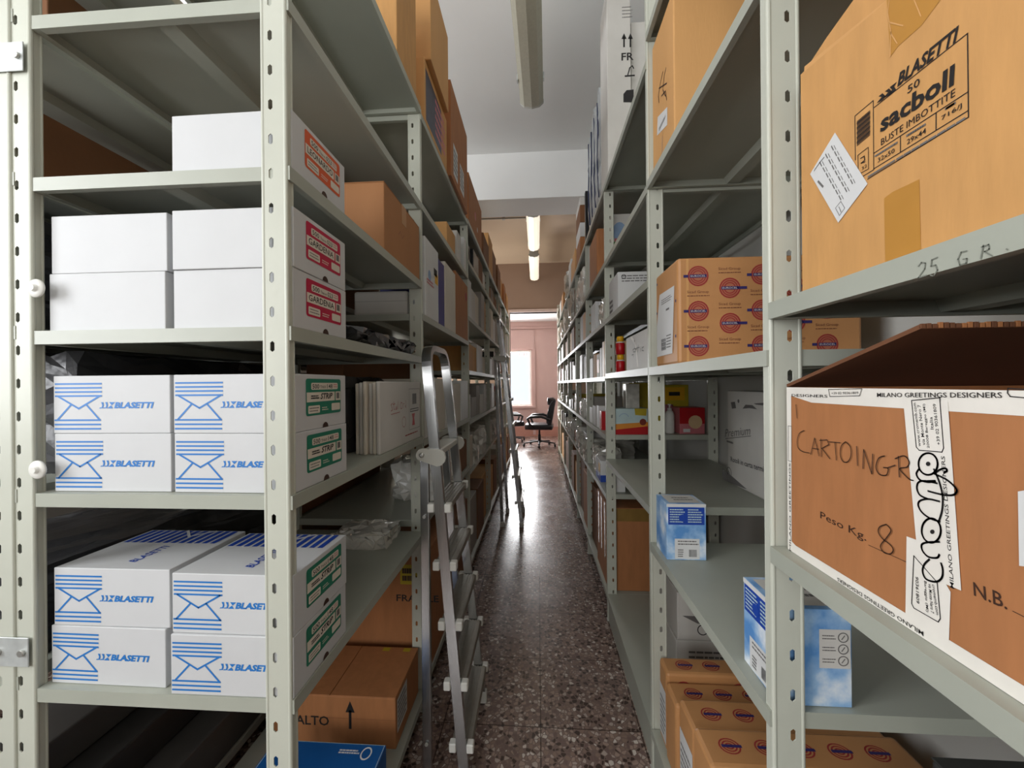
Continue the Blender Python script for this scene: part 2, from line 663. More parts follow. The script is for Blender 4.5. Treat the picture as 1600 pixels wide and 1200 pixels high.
class Carton:
    """a closed box standing on z0; its printing, tape and flaps are children"""

    def __init__(self, name, label, cat, x0, x1, y0, y1, z0, z1, m=None, group=None, bev=0.003, flaps=False, rz=0.0, tape=None, fixed=False):
        m = m or CB
        if not fixed:
            y0, y1 = y0 + dy_for(x0), y1 + dy_for(x0)
        self.x0, self.x1, self.y0, self.y1, self.z0, self.z1 = x0, x1, y0, y1, z0, z1
        self.w, self.d, self.h = x1 - x0, y1 - y0, z1 - z0
        mb = MB()
        t = 0.003 if flaps else 0
        mb.box(-self.w / 2, self.w / 2, -self.d / 2, self.d / 2, 0, self.h - t, m, bev)
        o = mb.build(name)
        o.location = ((x0 + x1) / 2, (y0 + y1) / 2, z0)
        o.rotation_euler = (0, 0, rz)
        tag(o, label, cat, group)
        self.ob = o
        if flaps:
            for s in (-1, 1):
                f = MB()
                if flaps == 'x':
                    f.box(*sorted((s * 0.001, s * self.w / 2)), -self.d / 2, self.d / 2, self.h - t, self.h, m, 0.001, 1)
                else:
                    f.box(-self.w / 2, self.w / 2, *sorted((s * 0.001, s * self.d / 2)), self.h - t, self.h, m, 0.001, 1)
                f.build('flap', o)
        if tape:
            p = MB()
            e = 0.0006
            if flaps == 'y':
                p.box(-self.w / 2 - e, self.w / 2 + e, -0.025, 0.025, self.h, self.h + e, tape)
                for s in (-1, 1):
                    p.box(*sorted((s * self.w / 2, s * (self.w / 2 + e))), -0.025, 0.025, self.h - 0.07, self.h, tape)
            else:
                p.box(-0.025, 0.025, -self.d / 2 - e, self.d / 2 + e, self.h, self.h + e, tape)
                for s in (-1, 1):
                    p.box(-0.025, 0.025, *sorted((s * self.d / 2, s * (self.d / 2 + e))), self.h - 0.07, self.h, tape)
            p.build('packing_tape', o)

    def face(self, f):
        w, d, h = self.w / 2, self.d / 2, self.h
        if f == '-y':
            return Print((-w, -d, 0), (1, 0, 0), (0, 0, 1), (0, -1, 0))
        if f == '+x':
            return Print((w, -d, 0), (0, 1, 0), (0, 0, 1), (1, 0, 0))
        if f == '-x':
            X, Y1, z0 = self.x0, self.y1, self.z0

            def inv(px, py):
                y, z = at_x(px, py, X)
                return (Y1 - y, z - z0)
            return Print((-w, d, 0), (0, -1, 0), (0, 0, 1), (-1, 0, 0), inv)
        return Print((-w, -d, h), (1, 0, 0), (0, 1, 0), (0, 0, 1))

# ================================================================== the room
XL, XRW = -2.6, 1.06             # wall planes
ZC = 3.86                         # ceiling
YB, YP, YF = -3.0, 8.0, 10.45     # wall behind the camera, partition, far wall
ZF = 3.05                         # ceiling of the far room
GLASS = mat('window_glass', '#eef4f6', 0.03, alpha=0.10)
FRAMEW = mat('window_frame_white', '#e6e4de', 0.5, 0, 0.02)


def slab(name, boxes, m):
    mb = MB()
    for b in boxes:
        mb.box(*b, m)
    return structure(mb.build(name))


slab('floor', [(XL - 0.15, XRW + 0.15, YB - 0.15, YF + 0.15, -0.1, 0)], TERR)
slab('ceiling', [(XL - 0.15, XRW + 0.15, YB - 0.15, 4.4, ZC, ZC + 0.12)], CEIL)
slab('ceiling_far', [(XL - 0.15, XRW + 0.15, 4.4, YP, ZC, ZC + 0.12)], CEILF)
slab('ceiling_back', [(XL - 0.15, XRW + 0.15, YP + 0.16, YF + 0.15, ZF, ZF + 0.12)], CEIL)
slab('wall_right', [(XRW, XRW + 0.15, YB - 0.15, YP + 0.16, 0, ZC), (XRW, XRW + 0.15, YP + 0.16, YF + 0.15, 0, ZF)], WALL)


def wall_with_openings(name, plane, axis, a0, a1, z1, th, openings, m):
    """wall in the plane x=plane (axis 'y') or y=plane (axis 'x'), running a0..a1, with rectangular openings (a, b, z, z)"""
    mb = MB()

    def add(p, q, za, zb):
        if q - p < 1e-4 or zb - za < 1e-4:
            return
        if axis == 'y':
            mb.box(min(plane, plane + th), max(plane, plane + th), p, q, za, zb, m)
        else:
            mb.box(p, q, min(plane, plane + th), max(plane, plane + th), za, zb, m)
    cur = a0
    for (p, q, za, zb) in sorted(openings):
        add(cur, p, 0, z1)
        add(p, q, 0, za)
        add(p, q, zb, z1)
        cur = q
    add(cur, a1, 0, z1)
    return structure(mb.build(name))


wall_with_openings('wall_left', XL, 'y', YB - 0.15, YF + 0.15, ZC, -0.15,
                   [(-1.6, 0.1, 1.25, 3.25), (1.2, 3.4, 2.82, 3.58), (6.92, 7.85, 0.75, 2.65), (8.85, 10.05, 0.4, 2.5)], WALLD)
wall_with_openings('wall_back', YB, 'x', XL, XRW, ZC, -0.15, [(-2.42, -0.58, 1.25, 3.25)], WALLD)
wall_with_openings('wall_partition', YP, 'x', XL, XRW, ZC, 0.16, [(-0.56, 0.48, 0.0, 2.86)], PARTM)
wall_with_openings('wall_far', YF, 'x', XL, XRW, ZF, 0.15, [(-1.5, -0.16, 0.82, 2.3)], WALLP)


def window(n, plane, axis, a0, a1, z0, z1, bars, inward):
    """frame with glazing bars; the panes are a child"""
    mb = MB()
    f, t = 0.05, 0.05

    def add(p, q, za, zb, tt=t):
        c = plane + inward * -0.06
        if axis == 'y':
            mb.box(c - tt / 2, c + tt / 2, p, q, za, zb, FRAMEW, 0.004, 1)
        else:
            mb.box(p, q, c - tt / 2, c + tt / 2, za, zb, FRAMEW, 0.004, 1)
    add(a0, a1, z0, z0 + f)
    add(a0, a1, z1 - f, z1)
    add(a0, a0 + f, z0 + f, z1 - f)
    add(a1 - f, a1, z0 + f, z1 - f)
    for b in bars:
        add(b - 0.03, b + 0.03, z0 + f, z1 - f, 0.045)
    o = structure(mb.build('window_%d' % n))
    g = MB()
    c = plane - inward * 0.06
    if axis == 'y':
        g.face([(c, a0 + f, z0 + f), (c, a1 - f, z0 + f), (c, a1 - f, z1 - f), (c, a0 + f, z1 - f)], GLASS)
    else:
        g.face([(a0 + f, c, z0 + f), (a1 - f, c, z0 + f), (a1 - f, c, z1 - f), (a0 + f, c, z1 - f)], GLASS)
    g.build('pane', o)
    return o


win1 = window(1, YF, 'x', -1.5, -0.16, 0.82, 2.3, [-0.84], -1)
window(2, XL, 'y', -1.6, 0.1, 1.25, 3.25, [-0.75], 1)
window(3, YB, 'x', -2.42, -0.58, 1.25, 3.25, [-1.5], 1)
window(4, XL, 'y', 6.92, 7.85, 0.75, 2.65, [7.385], 1)
window(6, XL, 'y', 1.2, 3.4, 2.82, 3.58, [2.3], 1)  # unseen clerestory, added to let in the ceiling fill
window(5, XL, 'y', 8.85, 10.05, 0.4, 2.5, [9.45], 1)

# ceiling beam, its ledge, the opening's surround, far-room cornice, shutter box and baseboards
slab('trim_1', [(XL, XRW, 4.16, 4.60, 3.37, ZC)], CEIL)
slab('trim_2', [(-0.62, -0.56, YP - 0.02, YP + 0.18, 0, 2.92), (0.48, 0.54, YP - 0.02, YP + 0.18, 0, 2.92),
                (-0.56, 0.48, YP - 0.02, YP + 0.18, 2.86, 2.92)], mat('pink_trim', '#e6cfc8', 0.6))
slab('trim_3', [(XL, XRW, YF - 0.04, YF, 2.86, 2.93), (XL, XRW, YF - 0.07, YF, 2.93, ZF)], WALLP)
slab('trim_4', [(-1.58, -0.10, YF - 0.03, YF, 2.32, 2.40), (-1.54, -0.08, YF - 0.02, YF, 2.40, 2.84),
                (-0.13, -0.06, YF - 0.03, YF, 0.05, 2.32), (-1.6, -0.06, YF - 0.06, YF, 0.76, 0.82)], WALLP)
slab('baseboard_far', [(XL, XRW, YF - 0.02, YF, 0, 0.26)], mat('brown_wainscot', '#b58272', 0.7))

# shop-sign letters on the far window, seen from behind: strokes too faint to read
sg = MB()
FAINT = mat('sign_faint', '#c98f86', 0.7)
rs = random.Random(3)
for i in range(5):
    u = -0.50 + i * 0.065
    for k in range(3):
        sg.box(u + k * 0.014, u + k * 0.014 + 0.008, 10.52, 10.525, 2.15 + 0.02 * (k % 2), 2.25 - 0.015 * rs.random(), FAINT)
sg.build('sign_letters', win1)

# conduit across the far part of the ceiling
cb = MB()
cb.tube([(-1.6, 5.75, 3.84), (-0.16, 5.75, 3.84), (-0.10, 5.75, 3.81), (-0.10, 5.75, 3.6)], 0.013, mat('conduit_grey', '#9a948b', 0.5), 8)
cb.tube([(-1.6, 5.35, 3.845), (-0.10, 5.35, 3.845)], 0.01, mat('conduit_grey', '#9a948b', 0.5), 8)
cb.box(-0.5, -0.46, 5.73, 5.77, 3.82, 3.86, mat('conduit_grey', '#9a948b', 0.5))
tag(cb.build('cable_conduit'), 'thin grey cable conduit crossing the far ceiling to the lamps', 'conduit')


def fixture(label, x, y0, y1, z, lit, tilt=0.0, W=0.085):
    ym, L = (y0 + y1) / 2, (y1 - y0)
    t = empty('fluorescent_fixture', label, 'ceiling light', (x, ym, z), tilt)
    mb = MB()
    mb.prism([(-W + 0.015, 0.055), (-W + 0.01, 0.105), (W - 0.01, 0.105), (W - 0.015, 0.055)], 'y', -L / 2, L / 2, PGREY)
    mb.build('housing', t)
    d = MB()
    m = LAMPON if lit else LAMP
    prof = [(-W, 0.055)]
    for k in range(9):
        a = R(180 + 180 * (k + 0.5) / 9)
        q = 1.0 - (0.06 if k % 2 else 0)
        prof.append((W * q * math.cos(a), 0.045 + 0.045 * q * math.sin(a)))
    prof.append((W, 0.055))
    d.prism(prof, 'y', -L / 2 + 0.02, L / 2 - 0.02, m)
    d.build('diffuser', t)
    for s in (-1, 1):
        c = MB()
        c.prism([(p[0] * 1.03, p[1] * 1.0) for p in prof], 'y', *sorted((s * (L / 2 - 0.02), s * (L / 2))), PGREY)
        c.build('end_cap', t)
    h = MB()
    for s in (-0.3, 0.3):
        h.tube([(0, s * L, 0.10), (0, s * L, ZC - z)], 0.006, PGREY, 6)
    h.build('hanger', t)
    for s in (-1, 1):
        k = MB()
        for q in (-0.35, 0.35):
            k.box(*sorted((s * W, s * (W + 0.008))), q * L - 0.015, q * L + 0.015, 0.03, 0.075, GALV)
        k.build('clip', t)
    return t


fixture('unlit grey ribbed fluorescent fixture on the ceiling before the beam', -0.045, 1.35, 2.90, 3.43, False, R(-1.5))
fixture('lit fluorescent fixture just past the ceiling beam', -0.04, 4.85, 6.10, 3.46, True)
fixture('farthest lit fluorescent fixture, nearest the pink doorway wall', -0.045, 6.38, 7.85, 3.46, True)

# ================================================================== shelving racks
PITCH = 0.0688


def slot_plate(mb, width, height, su, mapf, m, sw=0.0045, sh=0.011):
    """flange with a column of oblong slots; mapf(u, v) -> point"""
    n = int(height / PITCH)
    k = mb.mi(m)
    for i in range(n):
        v0, v1 = i * PITCH, (i + 1) * PITCH
        if i == n - 1:
            v1 = height
        c = i * PITCH + 0.02 + 0.014
        outer = [(0, v0), (su, v0), (width, v0), (width, c), (width, v1), (su, v1), (0, v1), (0, c)]
        r = sw * 0.8
        inner = [(su - sw, c - sh + r), (su, c - sh), (su + sw, c - sh + r), (su + sw, c), (su + sw, c + sh - r), (su, c + sh), (su - sw, c + sh - r), (su - sw, c)]
        A = [mb.bm.verts.new(mapf(*p)) for p in outer]
        B = [mb.bm.verts.new(mapf(*p)) for p in inner]
        for j in range(8):
            f = mb.bm.faces.new((A[j], A[(j + 1) % 8], B[(j + 1) % 8], B[j]))
            f.material_index = k


def upright_mesh(s, height):
    mb = MB()
    W = 0.055
    slot_plate(mb, W - 0.014, height, 0.034 - 0.007, lambda u, v: (s * (u + 0.007), 0.003, v), PAINT)
    mb.face([(s * 0.002, 0.006, 0), (s * 0.002, 0.019, 0), (s * 0.002, 0.019, height), (s * 0.002, 0.006, height)], PAINT)
    bmesh.ops.recalc_face_normals(mb.bm, faces=mb.bm.faces[:])
    r = bmesh.ops.solidify(mb.bm, geom=mb.bm.faces[:], thickness=0.0018)
    # rolled edges
    for c in (0.0045, W - 0.0045):
        prof = [(s * (c + 0.0045 * math.cos(R(a))), 0.0045 + 0.0045 * math.sin(R(a))) for a in range(0, 360, 30)]
        mb.prism(prof, 'z', 0, height, PAINT)
    prof = [(s * (0.003 + 0.003 * math.cos(R(a))), 0.020 + 0.003 * math.sin(R(a))) for a in range(0, 360, 45)]
    mb.prism(prof, 'z', 0, height, PAINT)
    # foot plate
    mb.box(*sorted((s * -0.002, s * 0.057)), -0.001, 0.030, 0, 0.004, GALV)
    return mb


def shelf_mesh(s, D, L):
    mb = MB()
    lip, t = 0.028, 0.0014
    mb.box(*sorted((0, s * D)), 0, L, -t, 0, SHELFP)
    for x in (0, D - 0.002):
        mb.box(*sorted((s * x, s * (x + 0.002))), 0, L, -lip, -t, SHELFP)
    mb.box(*sorted((s * 0.002, s * 0.014)), 0.001, L - 0.001, -lip, -lip + 0.0015, SHELFP)
    mb.box(*sorted((s * (D - 0.014), s * (D - 0.002))), 0.001, L - 0.001, -lip, -lip + 0.0015, SHELFP)
    for y in (0, L - 0.002):
        mb.box(*sorted((s * 0.002, s * (D - 0.002))), y, y + 0.002, -lip, -t, SHELFP)
    mb.box(*sorted((s * 0.015, s * (D - 0.015))), 0.002, 0.014, -lip, -lip + 0.0015, SHELFP)
    mb.box(*sorted((s * 0.015, s * (D - 0.015))), L - 0.014, L - 0.002, -lip, -lip + 0.0015, SHELFP)
    # stiffening channel under the middle
    c = D / 2
    mb.prism([(s * (c - 0.03), -t), (s * (c - 0.02), -0.022), (s * (c + 0.02), -0.022), (s * (c + 0.03), -t)], 'y', 0.003, L - 0.003, SHELFP)
    return mb


def rack(name, label, s, Xf, D, frames, bays, heights, plinth=0):
    root = empty(name, label, 'shelving rack', (Xf, frames[0], 0))
    cache = {}
    for Y, h in zip(frames, heights):
        for x in (0, s * D):
            if h not in cache:
                cache[h] = upright_mesh(s, h).build('upright', root)
                o = cache[h]
            else:
                o = cache[h].copy()
                COL.objects.link(o)
            o.location = (x, Y - frames[0], 0)
    smesh = {}
    for i, zs in enumerate(bays):
        L = round(frames[i + 1] - frames[i] - 0.006, 4)
        for z in zs:
            if L not in smesh:
                smesh[L] = shelf_mesh(s, D + 0.004, L).build('shelf', root)
                o = smesh[L]
            else:
                o = smesh[L].copy()
                COL.objects.link(o)
            o.location = (-s * 0.004, frames[i] - frames[0] + 0.003, z)
        if i < plinth:
            p = MB()
            p.box(*sorted((s * 0.006, s * 0.009)), frames[i] - frames[0] + 0.004, frames[i + 1] - frames[0] - 0.004, 0, zs[0] - 0.029, SHELFP)
            p.build('plinth', root)
    return root


LX, RX = -0.492, 0.40
LFR = [0.745, 1.645, 2.775, 4.0, 5.02, 6.0, 6.85]
LB = [[0.10, 0.775, 1.181, 1.519, 1.838, 2.175, 2.585],
      [0.12, 0.82, 1.165, 1.705, 2.18, 2.565],
      [0.12, 0.78, 1.14, 1.50, 1.89, 2.30, 2.585],
      [0.12, 0.78, 1.14, 1.50, 1.89, 2.30, 2.585],
      [0.12, 0.78, 1.14, 1.50, 1.89, 2.30, 2.585],
      [0.12, 0.78, 1.14, 1.50, 1.89, 2.30, 2.585]]
left_rack = rack('shelving_rack', 'pale grey-green slotted steel shelving rack left of the aisle', -1, LX, 0.5525, LFR, LB, [2.59] * 7)

RFR = [-0.42, 0.703, 1.434, 2.337, 3.247, 4.12, 5.2, 6.1, 7.0, 7.85]
RB = [[0.16, 1.118, 1.535, 2.2],
      [0.16, 0.83, 1.455, 2.12, 2.65],
      [0.16, 0.955, 1.455, 1.77, 2.11, 2.555]] + [[0.16, 0.745, 1.095, 1.44, 1.77, 2.11, 2.555]] * 6
right_rack = rack('shelving_rack', 'pale grey-green slotted steel shelving rack right of the aisle', 1, RX, 0.585, RFR, RB,
                  [2.9, 2.9, 2.9] + [2.57] * 7, plinth=3)

BFR = [0.742, 1.645, 2.775]
rear_rack = rack('shelving_rack', 'steel shelving rack bolted back to back behind the left aisle rack', -1, -1.0870, 0.48, BFR,
                 [[0.12, 0.80, 1.19, 1.53, 1.85, 2.19, 2.585]] * 2, [2.59] * 3)

# joining plates with bolts, and plastic washers on the rear upright of the left rack
for z in (2.085, 0.855):
    p = MB()
    p.box(-1.150 - LX, -1.052 - LX, -0.006, -0.0035, z - 0.03, z + 0.03, GALV, 0.0008, 1)
    q = p.build('joining_plate', left_rack)
    for x in (-1.118, -1.064):
        b = MB()
        b.lathe([(0.007, -0.011), (0.007, -0.006), (0.004, -0.0035)], BOLT, 8, (x - LX, 0, z), 'y')
        b.build('bolt', q)
for z in (1.606, 1.232):
    p = MB()
    p.lathe([(0.006, -0.012), (0.0075, -0.0065), (0.0095, -0.0062), (0.018, -0.0055), (0.019, -0.004), (0.019, -0.002), (0.010, -0.001)], PLASW, 24, (-1.030 - LX, 0, z), 'y')
    p.build('washer', left_rack)

# pencilled shelf mark on the lip of the nearest right shelf
pr = Print((0, 0, 0), (0, -1, 0), (0, 0, 1), (-1, 0, 0))
_X = RX - 0.004


def lipmap(px, py):
    y, z = at_x(px, py, _X)
    return (-(y - RFR[0]), z)


pr.o = Vector((-0.004, 0, 0))
pr.inv = lipmap
W_ = 0.0012
for st in ([(1436, 416), (1441, 410), (1447, 411), (1446, 420), (1436, 434), (1449, 430)],
           [(1466, 402), (1457, 406), (1456, 416), (1463, 414), (1466, 422), (1460, 431), (1455, 430)],
           [(1512, 392), (1503, 394), (1498, 405), (1501, 414), (1511, 411), (1512, 404), (1506, 405)],
           [(1534, 404), (1538, 383)], [(1535, 386), (1546, 382), (1547, 389), (1540, 393), (1552, 400)], [(1574, 389), (1576, 390)]):
    pr.line_px(st, W_, LINK)
pr.build('pencil_mark', right_rack, 'pencilled shelf note')

# ================================================================== left rack, nearest bay
def envelope_front(c):
    p = c.face('-y')
    w, h = c.w, c.h
    f = lambda u, v: (u * w, (1 - v) * h)
    lw = 0.0036
    for v in (0.14, 0.21, 0.28, 0.35):
        p.line([f(0.02, v), f(0.415, v)], lw, BLUE)
    for v in (0.77, 0.845, 0.92):
        p.line([f(0.015, v), f(0.405, v)], lw, BLUE)
    p.line([f(0.045, 0.36), f(0.22, 0.57), f(0.40, 0.355)], lw, BLUE)
    p.line([f(0.15, 0.51), f(0.035, 0.765)], lw, BLUE)
    p.line([f(0.285, 0.50), f(0.40, 0.765)], lw, BLUE)

    def mark(u0, kind):
        k = 0.05
        sh = lambda a, b: f(u0 + a + (0.57 - b) * 0.12, b)
        if kind < 2:
            p.poly([sh(0, 0.46), sh(0.02, 0.46), sh(0.028, 0.51), sh(0.016, 0.51)], BLUE)
            p.poly([sh(0.016, 0.51), sh(0.03, 0.51), sh(0.028, 0.565), sh(-0.004, 0.57), sh(0.002, 0.55), sh(0.016, 0.55)], BLUE)
        else:
            p.poly([sh(0, 0.46), sh(0.05, 0.46), sh(0.028, 0.515)], BLUE)
            p.poly([sh(0.022, 0.515), sh(0.045, 0.57), sh(-0.006, 0.57)], BLUE)
    mark(0.40, 0)
    mark(0.435, 1)
    mark(0.47, 2)
    a, b = f(0.525, 0.57)
    p.text('BLASETTI', a, b, 0.11 * h, BLUE, 0, 0.34 * w, 0.045, 0.25)
    p.build('printed_front', c.ob, 'blue striped envelope print')


def envelope_top(c):
    p = c.face('+z')
    w, d = c.w, c.d
    for k in range(12):
        u = 0.03 * w + k * 0.078 * w
        p.rect(u, 0.62 * d, u + 0.05 * w, 0.98 * d, NAVYP)
    p.line([(0.40 * w, 0.98 * d), (0.55 * w, 0.80 * d), (0.70 * w, 0.98 * d)], 0.006, WHT, 1)
    p.text('BLASETTI', 0.58 * w, 0.14 * d, 0.020, NAVYP, 0, 0.40 * d, 0.02, 0.25, R(90))
    p.build('printed_lid', c.ob)


def envelope_label(c, colour, title, code, italic, sub):
    p = c.face('+x')
    d, h = c.d, c.h
    u0, u1, v0, v1 = 0.20 * d, 0.88 * d, 0.25 * h, 0.92 * h
    L, H = u1 - u0, v1 - v0
    p.rrect(u0, v0, u1, v1, 0.006, colour, 0)
    g = lambda u, v: (u0 + u * L, v0 + v * H)
    a, b = g(0.13, 0.70)
    a2, b2 = g(0.90, 0.89)
    p.rrect(a, b, a2, b2, 0.004, CREAM, 1)
    p.text('500', *g(0.16, 0.725), 0.13 * H, INK, 2, 0.18 * L, 0.01)
    p.text(sub, *g(0.37, 0.735), 0.08 * H, INK, 2, 0.17 * L)
    p.text(code, *g(0.57, 0.725), 0.13 * H, INK, 2, 0.16 * L, 0.005)
    p.rows(*g(0.76, 0.74), *g(0.88, 0.87), 2, PINK, 2, 0.4)
    p.rect(*g(0.015, 0.37), *g(0.80, 0.63), CREAM, 1)
    p.rect(*g(0.83, 0.37), *g(0.985, 0.63), CREAM, 1)
    p.rect(*g(0.855, 0.42), *g(0.945, 0.60), GINK, 2)
    if italic:
        p.text(title, *g(0.37, 0.43), 0.17 * H, INK, 2, 0.36 * L, 0.03, 0.3)
        p.rows(*g(0.12, 0.44), *g(0.34, 0.56), 2, INK, 2, 0.6)
    else:
        p.text(title, *g(0.06, 0.42), 0.17 * H, INK, 2, 0.70 * L, 0.01)
    a, b = g(0.05, 0.06)
    a2, b2 = g(0.36, 0.27)
    p.rrect(a, b, a2, b2, 0.003, CREAM, 1)
    p.rows(*g(0.08, 0.09), *g(0.33, 0.24), 2, GINK, 2, 0.35)
    a, b = g(0.70, 0.08)
    a2, b2 = g(0.97, 0.29)
    p.rrect(a, b, a2, b2, 0.003, CREAM, 1)
    p.rows(*g(0.42, 0.10), *g(0.62, 0.22), 2, CREAM, 1, 0.4)
    # thumb notch at the lower edge
    p.poly([(0.55 * d + 0.012 * math.cos(R(a)), 0.012 * math.sin(R(a))) for a in range(0, 181, 20)], MARK, 1)
    p.build('printed_label', c.ob)


BW, BD, BH = 0.259, 0.215, 0.1215
xa, xb = -1.030, -0.750
Y0 = 0.762
protos = {}


def env_box(key, label, x, z, y=Y0, rz=0.0):
    if key not in protos:
        kind = key[0]
        c = Carton('envelope_box', label, 'box', x, x + BW, y, y + BD, z, z + BH, WHTE, bev=0.0015, fixed=True)
        if kind == 'strip':
            envelope_front(c)
            envelope_label(c, GREEN, 'STRIP', '148', True, 'THAX')
        elif kind == 'striptop':
            envelope_front(c)
            envelope_top(c)
            envelope_label(c, GREEN, 'STRIP', '148', True, 'THAX')
        elif kind == 'gardenia':
            envelope_label(c, MAGENTA, 'GARDENIA', '023', False, 'Thax-m')
        else:
            envelope_label(c, ORANGE, 'LEONARDO', '023', False, 'Thax-m')
        c.ob['group'] = {'strip': 'striped envelope boxes', 'striptop': 'striped envelope boxes', 'gardenia': 'plain white envelope boxes',
                         'leonardo': 'plain white envelope boxes'}[kind]
        protos[key] = c.ob
        o = c.ob
    else:
        o = copy_tree(protos[key])
        o['label'] = label
    o.location = (x + BW / 2, y + BD / 2, z)
    o.rotation_euler = (0, 0, rz)
    return o


T = 0.0006
z = 0.775 + T
env_box(('strip',), 'blue-striped white envelope box, bottom left of the lower striped stack', xa - 0.003, z, Y0 + 0.002, R(-0.4))
env_box(('strip',), 'blue-striped white envelope box, bottom right of the lower striped stack', xb, z, Y0 - 0.012, R(0.3))
z += BH + T
env_box(('striptop',), 'blue-striped white envelope box, top left of the lower striped stack', xa + 0.002, z, Y0 + 0.004, R(0.4))
env_box(('striptop',), 'blue-striped white envelope box, top right of the lower striped stack', xb, z, Y0 - 0.008, R(-0.2))
z = 1.181 + T
env_box(('strip',), 'blue-striped white envelope box, bottom left of the upper striped stack', xa + 0.008, z, Y0 + 0.003, R(0.6))
env_box(('strip',), 'blue-striped white envelope box, bottom right of the upper striped stack', xb - 0.002, z, Y0 + 0.002, R(-0.4))
z += BH + T
env_box(('strip',), 'blue-striped white envelope box, top left of the upper striped stack', xa + 0.005, z, Y0 + 0.004, R(0.8))
env_box(('strip',), 'blue-striped white envelope box, top right of the upper striped stack', xb - 0.004, z, Y0 + 0.003, R(-0.3))
z = 1.519 + T
env_box(('gardenia',), 'plain white box, bottom left of the four blank-fronted boxes', xa, z, Y0 + 0.002, R(0.4))
env_box(('gardenia',), 'white box with magenta GARDENIA label, lower of the two', xb, z, Y0 + 0.001, R(-0.4))
z += BH + T
env_box(('gardenia',), 'plain white box, top left of the four blank-fronted boxes', xa + 0.004, z, Y0 + 0.003, R(0.3))
env_box(('gardenia',), 'white box with magenta GARDENIA label, upper of the two', xb + 0.001, z, Y0 - 0.002, R(0.2))
env_box(('leonardo',), 'single white box with orange LEONARDO label on the shelf above', xb, 1.838 + T, Y0, R(-0.3))

# brown carton behind the LEONARDO box
c = Carton('cardboard_carton', 'plain tan cardboard carton behind the LEONARDO box', 'box', -0.80, -0.492, 1.276, 1.655, 1.838, 2.063, mat('cardboard_mid', '#a9754a', 0.75, 0, 0.05, 6, 0.08, 150, (1, 1, 0.2)), flaps='y', tape=TAPEB)
p = c.face('+x')
p.line([(0.13, 0.10), (0.15, 0.12), (0.17, 0.10), (0.19, 0.12)], 0.002, BRINK)
p.build('printed_mark', c.ob)

# flattened white cartons standing on edge
for i in range(6):
    x1 = -0.4925 - i * 0.0145
    last = i == 0
    y0 = 1.228 + 0.006 * (i % 3)
    c = Carton('flattened_carton', ['flattened white carton with red notes, outermost of the standing row',
                                    'flattened white carton standing second from the aisle in its row',
                                    'flattened white carton standing third from the aisle in its row',
                                    'flattened white carton standing fourth from the aisle in its row',
                                    'flattened white carton standing fifth from the aisle in its row',
                                    'flattened white carton standing deepest in from the aisle in its row'][i], 'carton',
               x1 - 0.0125, x1, y0, 1.650 - 0.004 * (i % 2), 1.181, 1.412 - 0.003 * (i % 3), CREAM if i % 2 else WHTG, 'flattened cartons on edge', 0.004)
    if last:
        p = c.face('+x')
        d, h = c.d, c.h
        for st in ([(0.24, 0.62), (0.22, 0.66), (0.25, 0.68)], [(0.24, 0.62), (0.25, 0.58), (0.22, 0.57)], [(0.28, 0.70), (0.285, 0.58), (0.30, 0.59)],
                   [(0.26, 0.66), (0.31, 0.67)], [(0.33, 0.62), (0.32, 0.58), (0.34, 0.58), (0.345, 0.63), (0.35, 0.58)], [(0.38, 0.70), (0.37, 0.58)],
                   [(0.45, 0.68), (0.43, 0.64), (0.44, 0.58), (0.47, 0.58), (0.48, 0.66), (0.45, 0.68)], [(0.50, 0.58), (0.51, 0.65), (0.53, 0.65)],
                   [(0.57, 0.70), (0.57, 0.58), (0.55, 0.62)]):
            p.line([(a * d, b * h) for a, b in st], 0.0022, REDINK)
        p.line([(0.22 * d, 0.52 * h), (0.42 * d, 0.53 * h)], 0.002, REDINK)
        p.ring(0.52 * d, 0.36 * h, 0.02, 0.002, REDINK, 0, 12)
        p.rect(0.66 * d, 0.20 * h, 0.97 * d, 0.88 * h, WHTG, 0)
        p.frame(0.66 * d, 0.20 * h, 0.97 * d, 0.88 * h, 0.0015, GINK, 1)
        p.rect(0.75 * d, 0.62 * h, 0.87 * d, 0.80 * h, GINK, 1)
        p.frame(0.69 * d, 0.50 * h, 0.93 * d, 0.54 * h, 0.003, INK, 1)
        p.poly([(0.73 * d, 0.46 * h), (0.82 * d, 0.46 * h), (0.80 * d, 0.38 * h), (0.82 * d, 0.26 * h), (0.74 * d, 0.26 * h), (0.755 * d, 0.38 * h)], RED, 1)
        p.rows(0.55 * d, 0.10 * h, 0.95 * d, 0.16 * h, 1, REDINK, 1, 0.3)
        p.build('printed_label', c.ob)

# dark and clear plastic film lying behind the boxes
rr = random.Random(2)


def bag(name, label, cat, x0, x1, y0, y1, z0, z1, m, cuts=7, amp=0.012, group=None, rnd_=0.35, smooth=False, fixed=False):
    mb = MB()
    cx, cy = (x0 + x1) / 2, (y0 + y1) / 2
    mb.lump(x0 - cx, x1 - cx, y0 - cy, y1 - cy, 0, z1 - z0, m, cuts, amp, rr, True, rnd_, smooth)
    o = mb.build(name)
    o.location = (cx, cy + (0 if fixed else dy_for(cx)), z0)
    return tag(o, label, cat, group)


bag('plastic_film', 'crumpled shiny dark plastic film behind the GARDENIA boxes', 'plastic film', -0.93, -0.50, 1.10, 1.66, 1.519, 1.572, FILMD, 9, 0.02)
bag('plastic_film', 'shiny dark film roll lying above the standing white cartons', 'plastic film', -0.95, -0.60, 1.05, 1.66, 1.181, 1.43, FILMD, 9, 0.02)
bag('plastic_film', 'crumpled clear film at the back of the shelf above the ALTO carton', 'plastic film', -0.80, -0.58, 1.48, 1.66, 0.775, 0.83, FILMC, 7, 0.02)

